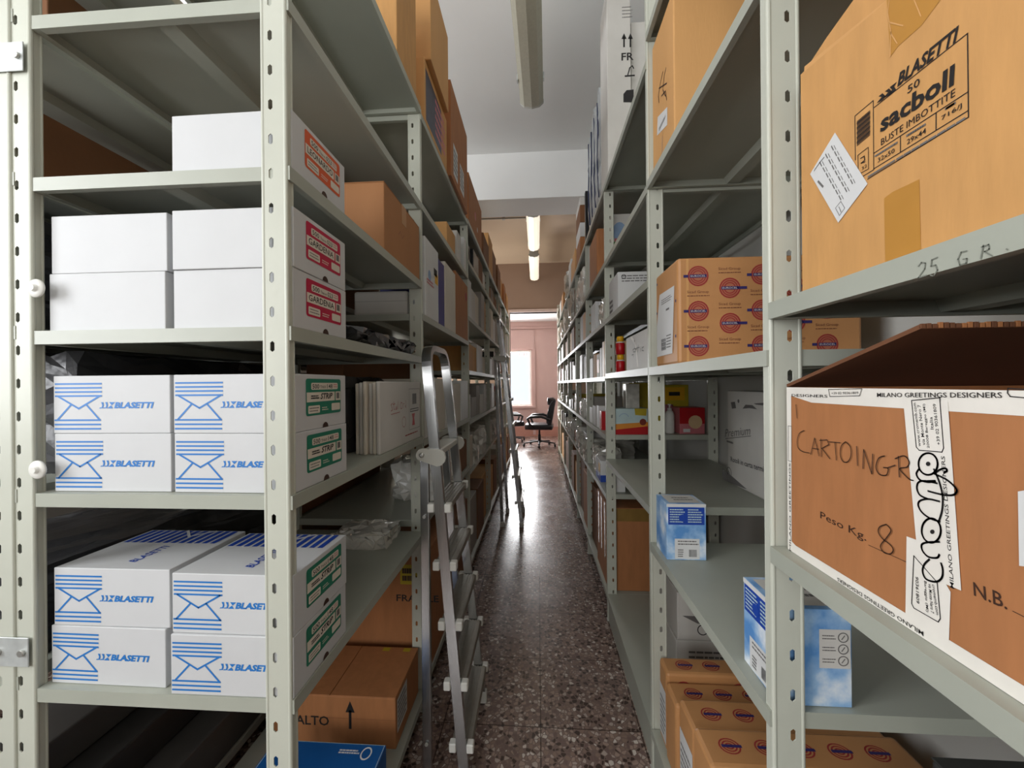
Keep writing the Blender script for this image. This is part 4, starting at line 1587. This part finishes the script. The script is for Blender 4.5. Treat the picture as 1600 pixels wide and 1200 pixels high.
sky_box('small sky-printed box with navy panel, beside the second right upright', 0.410, 0.533, 1.262, 1.372, 0.8306, 0.180, '-y')
sky_box('small sky-printed box with round symbols, beside the nearest right upright', 0.418, 0.542, 0.692, 0.806, 0.8306, 0.170, '-x', True)

# row of ring-printed cartons on the bottom shelf
for i, (ya, yb) in enumerate(((0.960, 1.072), (1.084, 1.196), (1.206, 1.305), (1.312, 1.392))):
    c = Carton('tape_carton', ['ring-printed brown carton on the bottom shelf, nearest in its row of four',
                               'ring-printed brown carton on the bottom shelf, second nearest in its row',
                               'ring-printed brown carton on the bottom shelf, third in its row',
                               'ring-printed brown carton on the bottom shelf, farthest back against the upright'][i], 'box',
               0.415 + 0.006 * (i % 2), 0.93, ya, yb, 0.160, (0.462, 0.440, 0.408, 0.430)[i], TPB, 'ring-printed cartons on the bottom shelf', 0.010)
    p = c.face('-y')
    tape_pattern(p, c.w, c.h, 0.055, 0.02 * i)
    p.build('printed_front', c.ob)
    p = c.face('+z')
    for k in range(5):
        for r_ in (0.027, 0.019, 0.011):
            p.ring(0.07 + 0.09 * k, c.d / 2, r_, 0.004, REDINK, 0, 18, ry=r_ * 0.85)
        p.rect(0.05 + 0.09 * k, c.d / 2 - 0.004, 0.10 + 0.09 * k, c.d / 2 + 0.004, INDIGO, 1)
    p.build('printed_lid', c.ob)
    if i in (1, 3):
        p = c.face('-x')
        p.rect(0.008, 0.02, c.d - 0.008, c.h * 0.72, WHT, 1)
        p.rows(0.014, 0.03, c.d - 0.014, c.h * 0.6, 7, GINK, 2, 0.4)
        p.build('printed_label', c.ob, 'white delivery label')

Carton('shade_block', 'added dark block standing in for shade under the taped brown carton', 'box', 0.62, 0.97, 0.08, 0.64, 0.16, 0.80, mat('shade_black', '#2b2b29', 0.6), bev=0.006, flaps='y')  # dark block added where the corner is only in shade

# ================================================================== right rack, third bay
c = Carton('white_box', 'large white carton marked Premium, Rotoli in carta termica', 'box', 0.845, 0.995, 1.462, 1.785, 0.955, 1.362, WHTG, bev=0.005)
p = c.face('-x')
K = lambda x, y: (1090 + x / 5.456, 580 + y / 5.456)
p.text_px('Premium', K(235, 562), K(455, 542), 12, GINK, 1, 0.0, 0.35)
p.line_px([K(240, 575), K(455, 552)], 0.003, GINK, 1)
p.text_px('Rotoli in carta termica', K(284, 768), K(602, 872), 7.5, INK, 1, 0.008)
p.ring(*p.px(*K(268, 862)), 0.024, 0.004, GINK, 1, 16)
p.text_px('A', K(258, 880), K(280, 880), 6, INK, 2)
p.poly_px([K(215, 830), K(300, 900), K(420, 1005), K(400, 1000), K(215, 925)], GINK, 0)
p.poly_px([K(385, 320), K(410, 285), K(470, 290), K(510, 325), K(440, 315)], GINK, 1)
p.poly_px([K(480, 275), K(575, 268), K(560, 292), K(500, 285)], GINK, 1)
p.poly_px([K(285, 265), K(320, 260), K(330, 315), K(295, 320)], GINK, 1)
p.disc(*p.px(*K(350, 255)), 0.008, GINK, 1, 10)
p.rows(*p.px(*K(250, 612)), *p.px(*K(310, 598)), 1, GINK, 1, 0.5)
p.build('printed_side', c.ob)
t = c.face('+z')
t.line([(c.w / 2, 0.0), (c.w / 2, c.d)], 0.04, FILMC, 0)
t.build('packing_tape', c.ob)

for i in range(2):
    zz = 0.160 + i * 0.196
    c = Carton('white_box', ['grey-white printed carton, lower of two behind the ring-printed row', 'grey-white printed carton, upper of two behind the ring-printed row'][i],
               'box', 0.55 + 0.006 * i, 0.93, 1.60, 1.95, zz, zz + 0.195, WHTG, 'grey-white cartons in the third bay', 0.004)
    p = c.face('-y')
    p.ring(0.10, 0.045, 0.022, 0.004, INK, 1, 14)
    p.poly([(0.02, 0.10), (0.08, 0.07), (0.24, 0.055), (0.30, 0.07), (0.12, 0.10)], GINK, 0)
    p.rows(0.05, 0.12, 0.25, 0.16, 2, GINK, 1, 0.4)
    p.build('printed_front', c.ob)

c = Carton('white_box', 'white box with small print on a high shelf, third right bay', 'box', 0.418, 0.66, 2.03, 2.28, 1.770, 1.975, WHT)
p = c.face('-y')
p.rows(0.02, 0.15, 0.20, 0.19, 3, GINK, 1, 0.4)
p.ring(0.03, 0.18, 0.012, 0.003, INK, 1, 10)
p.build('printed_front', c.ob)
p = c.face('-x')
p.rows(0.02, 0.02, 0.12, 0.10, 3, GINK, 1, 0.5)
p.build('printed_side', c.ob)
c = Carton('white_box', 'grey-white taped box with faint handwriting beside the spray cans', 'box', 0.42, 0.78, 1.47, 1.86, 1.455, 1.610, WHTG)
p = c.face('-x')
M5 = lambda x, y: (940 + x / 6.0, 500 + y / 6.0)
for st in ([(310, 265), (295, 280), (300, 300), (318, 298), (322, 275), (310, 265)], [(345, 235), (340, 300)], [(330, 262), (355, 258)], [(366, 265), (368, 295)],
           [(395, 250), (380, 262), (380, 285), (396, 288)], [(285, 330), (300, 322), (298, 345)]):
    p.line_px([M5(*q) for q in st], 0.004, LINK, 1)
p.line_px([M5(275, 165), M5(310, 195), M5(325, 270), M5(340, 430)], 0.012, TAPEW, 0)
p.build('packing_tape', c.ob)


def lathe_thing(name, label, cat, x, y, z, parts, group=None):
    """parts: list of (name, profile, material); the first is the body"""
    t = empty(name, label, cat, (x, y + dy_for(x), z), 0, group)
    for nm, prof, m in parts:
        mb = MB()
        mb.lathe(prof, m, 18)
        mb.build(nm, t)
    return t


def spray_can(label, z):
    return lathe_thing('spray_can', label, 'can', 0.434, 2.06, z, [
        ('body', [(0.021, 0), (0.024, 0.002), (0.024, 0.056), (0.020, 0.060)], RED),
        ('collar', [(0.020, 0.0601), (0.022, 0.062), (0.018, 0.066)], PLASW),
        ('cap', [(0.018, 0.0661), (0.018, 0.090), (0.015, 0.094)], YEL)], 'red cans with yellow caps')


spray_can('red can with yellow cap, lower of the stacked pair', 1.455)
spray_can('red can with yellow cap, upper of the stacked pair', 1.5495)

# tall white cartons and striped film pack on top of the rack
c = Carton('white_box', 'tall white carton with two black arrows on top of the right rack', 'box', 0.404, 0.535, 2.20, 2.43, 2.555, 3.62, WHTG, bev=0.004)
p = c.face('-y')


def inv_fr(px, py):
    x, z = at_y(px, py, 2.20 + DY_RIGHT)
    return (x - 0.404, z - 2.555)


p.inv = inv_fr
for x in (975, 985):
    p.line_px([(x, 73), (x, 60)], 0.009, INK, 1)
    p.poly_px([(x - 4, 61), (x + 4, 61), (x, 52)], INK, 1)
p.text_px('FR', (971, 95), (990, 94), 12, INK, 1, 0.02)
p.line_px([(977, 119), (991, 118)], 0.009, INK, 1)
p.line_px([(981, 117), (984, 106), (988, 103), (990, 107)], 0.006, INK, 1)
p.poly_px([(974, 160), (974, 147), (979, 141), (990, 140), (990, 160)], INK, 1)
p.rows(*p.px(972, 30), *p.px(988, 8), 4, GINK, 1, 0.25)
p.build('printed_front', c.ob)
Carton('white_box', 'plain white carton beside the arrow-marked one on the rack top', 'box', 0.545, 0.80, 2.24, 2.45, 2.555, 3.45, WHTG, bev=0.004)
mb = MB()
mb.lump(-0.12, 0.16, -0.30, 0.30, 0, 0.76, FILMB, 8, 0.012, rr, True, 0.15, False)
o = mb.build('film_pack')
o.location = (0.525, 2.78 + DY_RIGHT, 2.555)
tag(o, 'tall blue-striped film-wrapped pack on top of the right rack', 'pack')
for k in range(4):
    b = MB()
    y = -0.24 + 0.15 * k
    b.tube([(-0.118, y, 0.05), (-0.120, y + 0.05, 0.28), (-0.118, y + 0.02, 0.5), (-0.115, y + 0.06, 0.70)], 0.005, mat('dull_navy', '#2c3556', 0.5), 6)
    b.build('stripe', o)

# ================================================================== right rack, fourth bay
c = Carton('printed_box', 'white box printed with green leaves on a high shelf, fourth bay', 'box', 0.46, 0.63, 2.42, 2.60, 2.11, 2.44, WHTG)
p = c.face('-y')
p.rect(0.0, 0.0, 0.10, 0.16, GREENL)
p.disc(0.05, 0.22, 0.042, mat('pale_blue', '#8aa4c4', 0.5), 1, 16, 0.06)
p.rect(0.02, 0.16, 0.08, 0.18, PINK, 2)
p.build('printed_front', c.ob)
c = Carton('cardboard_carton', 'upright brown carton with white edge on a high shelf, fourth bay', 'box', 0.41, 0.62, 2.68, 3.08, 2.11, 2.46, CBR, bev=0.012)
p = c.face('-x')
p.rect(0.0, 0.0, 0.05, c.h, WHTG)
p.build('printed_side', c.ob)
c = Carton('white_box', 'white box with yellow and blue mark on the fifth shelf, fourth bay', 'box', 0.415, 0.60, 2.80, 3.02, 1.77, 1.985, WHT)
p = c.face('-y')
p.rect(0.03, 0.10, 0.075, 0.145, NAVYP)
p.rect(0.045, 0.13, 0.075, 0.17, YEL)
p.build('printed_front', c.ob)
bag('plastic_bag', 'small clear plastic bag beside the yellow and blue marked box', 'bag', 0.42, 0.56, 2.50, 2.72, 1.77, 1.95, FILMC, 6, 0.015)
for i, (ya, yb, zt, m) in enumerate(((2.42, 2.50, 0.22, SKIN), (2.52, 2.60, 0.19, WHT), (2.62, 2.74, 0.16, CREAM), (2.76, 2.90, 0.17, CBL), (2.93, 3.10, 0.15, WHTG))):
    c = Carton('small_box', ['tan small box, first along the mid shelf of the fourth bay', 'white small box, second along the mid shelf of the fourth bay',
                             'cream small box with orange mark, middle of the fourth bay mid shelf', 'tan small box, fourth along the mid shelf of the fourth bay',
                             'white small box, last along the mid shelf of the fourth bay'][i], 'box', 0.412, 0.56, ya, yb, 1.44, 1.44 + zt, m, 'small boxes on the fourth bay mid shelf')
    if i == 2:
        p = c.face('-x')
        p.rect(0.02, 0.03, 0.10, 0.12, ORANGE)
        p.build('printed_side', c.ob)
c = Carton('printed_box', 'colourful box with red base and pale sky print, fourth bay', 'box', 0.455, 0.648, 2.335, 2.50, 1.095, 1.248, SKYB)
p = c.face('-y')
w, h = c.w, c.h
p.poly([(0, 0), (w, 0), (w, 0.32 * h), (0, 0.18 * h)], RED, 1)
p.poly([(0, 0.18 * h), (w, 0.32 * h), (w, 0.48 * h), (0, 0.40 * h)], mat('orange_card', '#d98b2b', 0.5), 1)
p.poly([(0.62 * w, 0.75 * h), (0.95 * w, 0.72 * h), (0.97 * w, h), (0.60 * w, h)], OLIVE, 1)
p.disc(0.85 * w, 0.48 * h, 0.02, mat('dark_red', '#7c2a1c', 0.5), 2, 10)
p.ring(0.28 * w, 0.62 * h, 0.03, 0.003, mat('pale_blue', '#8aa4c4', 0.5), 1, 12, 20, 160)
p.build('printed_front', c.ob)
c = Carton('silver_box', 'small silver box standing on the colourful red-based box', 'box', 0.525, 0.605, 2.35, 2.43, 1.2485, 1.395, mat('silver_card', '#c5c4bd', 0.3, 0.5, 0.2, 30))
c = Carton('yellow_case', 'yellow box with dark slot behind the white pump bottle', 'box', 0.76, 0.975, 2.58, 2.80, 1.095, 1.385, OLIVE)
p = c.face('-y')
p.rect(0.06, 0.19, 0.19, 0.275, YEL, 0)
p.rect(0.09, 0.22, 0.16, 0.245, INK, 1)
p.build('printed_front', c.ob)
c = Carton('printed_box', 'red and pink printed pack right of the white pump bottle', 'box', 0.84, 0.985, 2.36, 2.52, 1.095, 1.25, PINK)
p = c.face('-y')
p.rect(0, 0.06, c.w, c.h, RED, 0)
p.disc(0.09, 0.07, 0.04, SKIN, 1, 14)
p.rect(0.02, 0.01, 0.06, 0.03, WHT, 1)
p.build('printed_front', c.ob)
Carton('printed_box', 'dusky pink pack between the pump bottle and the red pack', 'box', 0.80, 0.86, 2.53, 2.57, 1.095, 1.26, mat('dusky_pink', '#8e5860', 0.5))
lathe_thing('pump_bottle', 'white pump bottle on the shelf beside the rear upright', 'bottle', 0.795, 2.40, 1.095, [
    ('body', [(0.024, 0), (0.027, 0.004), (0.027, 0.11), (0.020, 0.13), (0.012, 0.138)], PLASW),
    ('collar', [(0.013, 0.1381), (0.013, 0.152)], WHTG),
    ('pump', [(0.005, 0.1521), (0.005, 0.168), (0.010, 0.169), (0.010, 0.176)], PLASW)])
lathe_thing('grey_tin', 'small grey tin behind the silver box', 'tin', 0.49, 2.62, 1.095, [
    ('body', [(0.035, 0), (0.035, 0.24)], GREYB), ('lid', [(0.037, 0.2401), (0.037, 0.262)], WHTG)])
Carton('olive_box', 'yellow-green carton behind the silver box', 'box', 0.60, 0.74, 2.60, 2.80, 1.095, 1.40, OLIVE)
for i, (ya, yb, hh, m) in enumerate(((2.55, 2.63, 0.12, RED), (2.66, 2.76, 0.15, WHT), (2.80, 2.95, 0.14, GREYB), (2.98, 3.14, 0.12, WHTG))):
    Carton('small_box', ['small red box by the aisle edge, fourth bay', 'small white box by the aisle edge, fourth bay', 'small grey box by the aisle edge, fourth bay',
                         'pale grey box by the aisle edge near the fifth upright'][i], 'box', 0.412, 0.47, ya, yb, 1.095, 1.095 + hh, m)
c = Carton('printed_box', 'white pack with blue base and orange mark, low shelf, fourth bay', 'box', 0.41, 0.50, 2.60, 2.80, 0.745, 0.885, WHT)
for f_ in ('-y', '-x'):
    p = c.face(f_)
    ww = c.w if f_ == '-y' else c.d
    p.rect(0, 0, ww, 0.045, NAVYP)
    p.rect(ww * 0.6, 0.06, ww * 0.95, 0.12, YEL)
    p.build('printed_side', c.ob)
Carton('white_pack', 'plain white pack on the low shelf before the white-blue pack', 'box', 0.46, 0.52, 2.36, 2.50, 0.745, 0.845, WHT)
bag('plastic_bag', 'crumpled clear bag on the low shelf of the fourth bay', 'bag', 0.42, 0.60, 2.84, 3.14, 0.745, 0.93, FILMC, 7, 0.02)
c = Carton('cardboard_carton', 'large brown carton with olive tape on the bottom shelf, fourth bay', 'box', 0.412, 0.95, 2.345, 2.78, 0.16, 0.655, CBR, bev=0.006, flaps='x', tape=TAPEO)
p = c.face('-y')
p.rect(0, 0.84 * c.h, c.w, 0.99 * c.h, TAPEO, 1)
p.build('edge_tape', c.ob, 'glossy olive tape')
p = c.face('-x')
for u in (0.06, 0.17, 0.30):
    p.rect(u, 0.30 * c.h, u + 0.04, c.h, TAPEO, 1)
p.build('side_tape', c.ob, 'glossy olive tape')
Carton('cardboard_carton', 'brown carton behind the olive-taped carton, bottom shelf, fourth bay', 'box', 0.43, 0.95, 2.80, 3.17, 0.16, 0.60, CBD, flaps='x')

# stack on the rack top past the film pack
for i, (zz, hh, m) in enumerate(((2.555, 0.20, CBR), (2.756, 0.13, WHT), (2.887, 0.16, CBD), (3.048, 0.07, WHTG))):
    Carton('cardboard_carton', ['brown carton at the bottom of the rack-top stack, fifth bay', 'white carton second in the rack-top stack, fifth bay',
                                'dark brown carton third in the rack-top stack, fifth bay', 'flat white box topping the rack-top stack, fifth bay'][i], 'box',
           0.403, 0.75, 3.62, 3.98, zz, zz + hh - 0.001, m)
Carton('black_panel', 'black upright panel on the rack top before the mixed stack', 'panel', 0.403, 0.70, 3.22, 3.27, 2.555, 2.98, BLACK)

# ================================================================== stock filling the far bays
ORDW = ['first', 'second', 'third', 'fourth', 'fifth', 'sixth', 'seventh', 'eighth', 'ninth']
CARTONS = [(CB, 'tan carton'), (CBL, 'pale tan carton'), (CBR, 'brown carton'), (CBD, 'dark brown carton')]
WHITES = [(WHTG, 'grey-white box'), (WHT, 'white box'), (CREAM, 'cream box'), (GREYB, 'grey box')]
rf = random.Random(21)
film_protos = []


def fill(side, bay, k, kinds, wmin, wmax, hmin, hmax, gap=0.012, skip=0.0, cat_group=None):
    s = -1 if side == 'left' else 1
    frames, bays = (LFR, LB) if s < 0 else (RFR, RB)
    Xf = LX if s < 0 else RX
    zs = bays[bay]
    z = zs[k]
    top = k == len(zs) - 1
    room = 0.55 if top else zs[k + 1] - z - 0.05
    sh = 'top shelf' if top else ('bottom shelf' if k == 0 else '%s shelf up' % ORDW[k])
    bayn = '%s bay' % ORDW[bay]
    group = 'stock on the %s, %s, %s rack' % (sh, bayn, side)
    y, yend = frames[bay] + 0.055, frames[bay + 1] - 0.02
    i = 0
    while True:
        w = rf.uniform(wmin, wmax)
        if y + w > yend or i > 8:
            break
        kind = rf.choice(kinds)
        h = min(rf.uniform(hmin, hmax), room)
        dep = rf.uniform(0.25, 0.42)
        a = Xf + s * rf.uniform(0.006, 0.03)
        x0, x1 = sorted((a, a + s * dep))
        where = '%s on the %s, %s, %s rack' % (ORDW[min(i, 8)], sh, bayn, side)
        if rf.random() < skip:
            y += w + gap
            continue
        if kind == 'carton':
            m, nm = rf.choice(CARTONS)
            Carton('cardboard_carton', '%s, %s' % (nm, where), 'box', x0, x1, y, y + w, z, z + h, m, group, 0.004, fixed=True)
        elif kind == 'white':
            m, nm = rf.choice(WHITES)
            Carton('file_box', '%s, %s' % (nm, where), 'box', x0, x1, y, y + w, z, z + h, m, group, 0.003, fixed=True)
        elif kind == 'dark':
            m, nm = rf.choice([(CBD, 'dark brown box'), (BLACK, 'black box'), (GREYB, 'grey box')])
            Carton('file_box', '%s, %s' % (nm, where), 'box', x0, x1, y, y + w, z, z + h, m, group, 0.003, fixed=True)
        elif kind == 'film':
            m, nm = rf.choice([(FILMC, 'crumpled clear bag'), (FILMC, 'shiny film bag'), (FILMW, 'white plastic bag')])
            a = Xf - s * 0.015
            x0, x1 = sorted((a, a + s * dep))
            bag('plastic_bag', '%s, %s' % (nm, where), 'bag', x0, x1, y, y + w, z, z + h, m, 5, 0.025, group, fixed=True)
        elif kind == 'small':
            m, nm = rf.choice([(WHT, 'small white box'), (PINK, 'small pink box'), (OLIVE, 'small yellow box'), (RED, 'small red box'), (GREYB, 'small grey box'), (CBR, 'small brown box')])
            Carton('small_box', '%s, %s' % (nm, where), 'box', x0, x1, y, y + w, z, z + h, m, group, 0.002, fixed=True)
        y += w + gap * rf.uniform(0.5, 1.6)
        i += 1


# left rack from the third bay on
for bay in (2, 3, 4, 5):
    if bay > 2:
        fill('left', bay, 6, ['carton'], 0.28, 0.45, 0.22, 0.42)
    fill('left', bay, 5, ['carton', 'white', 'dark'], 0.20, 0.34, 0.12, 0.22)
    fill('left', bay, 4, ['white', 'white', 'carton'], 0.16, 0.28, 0.26, 0.34)
    fill('left', bay, 3, ['dark', 'carton', 'white'], 0.18, 0.32, 0.15, 0.3)
    fill('left', bay, 2, ['white', 'white', 'small'], 0.14, 0.26, 0.15, 0.28)
    fill('left', bay, 1, ['white', 'film', 'white'], 0.13, 0.24, 0.18, 0.27)
    fill('left', bay, 0, ['carton', 'carton', 'dark'], 0.28, 0.42, 0.28, 0.5)
# right rack from the fifth bay on
for bay in (4, 5, 6, 7, 8):
    fill('right', bay, 0, ['carton'], 0.28, 0.40, 0.35, 0.5)
    fill('right', bay, 1, ['small', 'dark', 'film'], 0.14, 0.24, 0.10, 0.24)
    fill('right', bay, 2, ['dark', 'small', 'film'], 0.12, 0.22, 0.08, 0.2)
    fill('right', bay, 3, ['white', 'small', 'white'], 0.10, 0.20, 0.14, 0.24)
    fill('right', bay, 4, ['carton', 'dark'], 0.22, 0.36, 0.22, 0.28)
    fill('right', bay, 5, ['film', 'film', 'carton'], 0.22, 0.34, 0.25, 0.38)
    if bay > 4:
        fill('right', bay, 6, ['carton', 'white', 'film'], 0.25, 0.38, 0.25, 0.42)

# ================================================================== ladders
def ladder(label, zt, yn0, yf0, yn1, yf1, xb, xt, treads, hinge, xr0, xr1, far_x0, far_x1):
    """stiles near/far in y at the foot (0) and the top (1); xb foot, xt top; rear legs from hinge height"""
    yn0, yf0, yn1, yf1 = (q + dy_for(xt) * 0.8 for q in (yn0, yf0, yn1, yf1))
    y0 = (yn0 + yf0) / 2
    t = empty('step_ladder', label, 'ladder', (xb, y0, 0))
    P_ = lambda x, y, z: Vector((x - xb, y - y0, z))
    foot_n, foot_f = P_(xb, yn0, 0.03), P_(xb, yf0, 0.03)
    top_n, top_f = P_(xt, yn1, zt - 0.07), P_(xt, yf1, zt - 0.07)
    N = (top_n - foot_n).cross(top_f - foot_n).normalized()
    pts = [foot_n, foot_n.lerp(top_n, 0.5), top_n]
    dirv = (top_n - foot_n).normalized()
    acr = (top_f - top_n)
    w = acr.length
    acr.normalize()
    r = 0.07
    for k in range(1, 8):
        a = R(90 * k / 7)
        pts.append(top_n + acr * (r - r * math.cos(a)) + dirv * r * math.sin(a))
    for k in range(0, 7):
        a = R(90 * k / 7)
        pts.append(top_f - acr * (r - r * math.sin(a)) + dirv * r * math.cos(a))
    pts += [top_f, foot_f.lerp(top_f, 0.5), foot_f]
    s = MB()
    s.sweep(pts, [(-0.017, -0.011), (0.017, -0.011), (0.017, 0.011), (-0.017, 0.011)], N, ALU)
    s.build('stile_frame', t)
    for k, z in enumerate(treads):
        q = (z - 0.03) / (zt - 0.10)
        a, b = foot_n.lerp(top_n, q), foot_f.lerp(top_f, q)
        mb = MB()
        dpt = 0.036
        mb.box(a.x - dpt, a.x + dpt, a.y + 0.013, b.y - 0.013, z - 0.026, z, ALUD, 0.003, 1)
        for j in range(5):
            xx = a.x - dpt + 0.008 + j * 0.013
            mb.box(xx, xx + 0.005, a.y + 0.014, b.y - 0.014, z, z + 0.0015, ALUD)
        o = mb.build('tread', t)
        for y in (a.y, b.y):
            c = MB()
            sgn = -1 if y == a.y else 1
            for sx in (-1, 1):
                c.box(*sorted((a.x + sx * 0.018, a.x + sx * 0.042)), y - 0.014, y + 0.014, z - 0.028, z + 0.003, PLASW, 0.003, 1)
            c.build('end_cap', o)
    for (a, b, sgn) in ((P_(xr1, yn1, hinge), P_(xr0, yn0 + 0.01, 0.03), -1), (P_(far_x1, yf1, hinge), P_(far_x0, yf0 - 0.02, 0.03), 1)):
        l = MB()
        l.bar(b, a, 0.030, 0.020, ALU, bev=0.002)
        lo = l.build('rear_leg', t)
        bb = MB()
        for z in (0.16, hinge - 0.22):
            c = b.lerp(a, (z - 0.03) / (hinge - 0.03))
            bb.lathe([(0.006, 0), (0.006, 0.004), (0.003, 0.006)][::-1], BOLT, 8, (c.x, c.y - 0.017, c.z), 'y')
        bb.build('rivet', lo)
        f = MB()
        f.box(b.x - 0.02, b.x + 0.02, b.y - 0.015, b.y + 0.015, 0, 0.05, PLASW, 0.004, 1)
        f.build('foot', lo)
    for st in (foot_n, foot_f):
        f = MB()
        f.box(st.x - 0.022, st.x + 0.022, st.y - 0.016, st.y + 0.016, 0, 0.05, PLASW, 0.004, 1)
        f.build('foot', t)
    q = (hinge - 0.03) / (zt - 0.10)
    for a, yy, xr in ((foot_n.lerp(top_n, q), foot_n.lerp(top_n, q).y - 0.018, xr1), (foot_f.lerp(top_f, q), foot_f.lerp(top_f, q).y + 0.018, far_x1)):
        h = MB()
        xa_ = xr - xb
        prof = []
        for (cx_, cz_, rr_, a0, a1) in ((xa_, hinge, 0.022, 90, 270), (a.x + 0.012, hinge - 0.01, 0.03, -90, 90)):
            for k in range(7):
                an = R(a0 + (a1 - a0) * k / 6)
                prof.append((cx_ + rr_ * math.cos(an), cz_ + rr_ * math.sin(an)))
        h.prism(prof, 'y', yy - 0.007, yy + 0.007, PGREY)
        hb = h.build('hinge_bracket', t)
        bo = MB()
        bo.lathe([(0.004, -0.013), (0.009, -0.011), (0.009, -0.0071)], BOLT, 10, (xa_, yy, hinge), 'y')
        bo.build('bolt', hb)
    pl = MB()
    qq = (hinge + 0.02 - 0.03) / (zt - 0.10)
    a, b = foot_n.lerp(top_n, qq), foot_f.lerp(top_f, qq)
    pl.box(a.x - 0.045, a.x + 0.02, a.y + 0.013, b.y - 0.013, hinge - 0.01, hinge + 0.015, PGREY, 0.004, 1)
    pl.build('platform', t)
    return t


ladder('aluminium folding step ladder with looped handrail beside the second left upright', 1.535, 1.355, 1.745, 1.405, 1.69, -0.258, -0.393,
       [0.17, 0.375, 0.577, 0.780, 0.98], 1.155, -0.392, -0.405, -0.335, -0.400)
ladder('tall aluminium step ladder farther down the aisle against the left rack', 2.06, 3.85, 4.30, 3.92, 4.20, -0.17, -0.385,
       [0.25, 0.5, 0.75, 1.0, 1.25, 1.5], 1.66, -0.36, -0.42, -0.34, -0.42)

# ================================================================== office chairs in the far room
def office_chair(label, x, y, rz):
    t = empty('office_chair', label, 'chair', (x, y, 0), rz)
    b = MB()
    for k in range(5):
        a = R(72 * k + 20)
        c, s = math.cos(a), math.sin(a)
        b.bar((0.03 * c, 0.03 * s, 0.105), (0.29 * c, 0.29 * s, 0.075), 0.035, 0.025, BLACK, side=(-s, c, 0), bev=0.004)
    b.lathe([(0.045, 0.08), (0.05, 0.09), (0.04, 0.125)], BLACK, 14)
    base = b.build('base', t)
    for k in range(5):
        a = R(72 * k + 20)
        w = MB()
        w.lathe([(0.022, -0.02), (0.03, -0.015), (0.03, 0.015), (0.022, 0.02)], BLACK, 12, (0.29 * math.cos(a), 0.29 * math.sin(a), 0.031), 'x')
        w.build('caster', base)
    g = MB()
    g.lathe([(0.026, 0.125), (0.026, 0.25), (0.016, 0.251), (0.016, 0.38)], BLACK, 12)
    g.build('gas_lift', t)
    s = MB()
    s.lump(-0.25, 0.25, -0.25, 0.25, 0.38, 0.49, LEATH, 7, 0.003, rr, False, 0.22, True)
    s.build('seat', t)
    k = MB()
    prof = [(-0.22, 0.45), (-0.245, 0.62), (-0.27, 0.80), (-0.30, 0.98), (-0.31, 1.03), (-0.26, 1.03), (-0.20, 0.96), (-0.17, 0.80), (-0.13, 0.66), (-0.14, 0.50)]
    k.prism([(p_[0], p_[1]) for p_ in prof], 'y', -0.23, 0.23, LEATH)
    bmesh.ops.bevel(k.bm, geom=k.bm.edges[:], offset=0.02, segments=3, affect='EDGES')
    bk = k.build('backrest', t)
    hr = MB()
    hr.lump(-0.27, -0.15, -0.19, 0.19, 0.90, 1.06, LEATH, 5, 0.003, rr, False, 0.35, True)
    hr.build('headrest', bk)
    for sy in (-1, 1):
        a = MB()
        y_ = sy * 0.27
        a.tube([(-0.20, y_, 0.60), (-0.05, y_, 0.665), (0.13, y_, 0.655), (0.19, y_, 0.62), (0.15, y_, 0.50), (0.08, y_ * 0.9, 0.43)], [0.024, 0.03, 0.03, 0.024, 0.02, 0.02], BLACK, 10)
        a.build('armrest', t)
    return t


oc = office_chair('black leather office chair seen side-on beyond the far doorway', 0.03, 8.85, R(176))
oc.scale = (1.25, 1.2, 1.03)
office_chair('black office chair mostly hidden behind the far end of left rack', -0.60, 9.6, R(10))
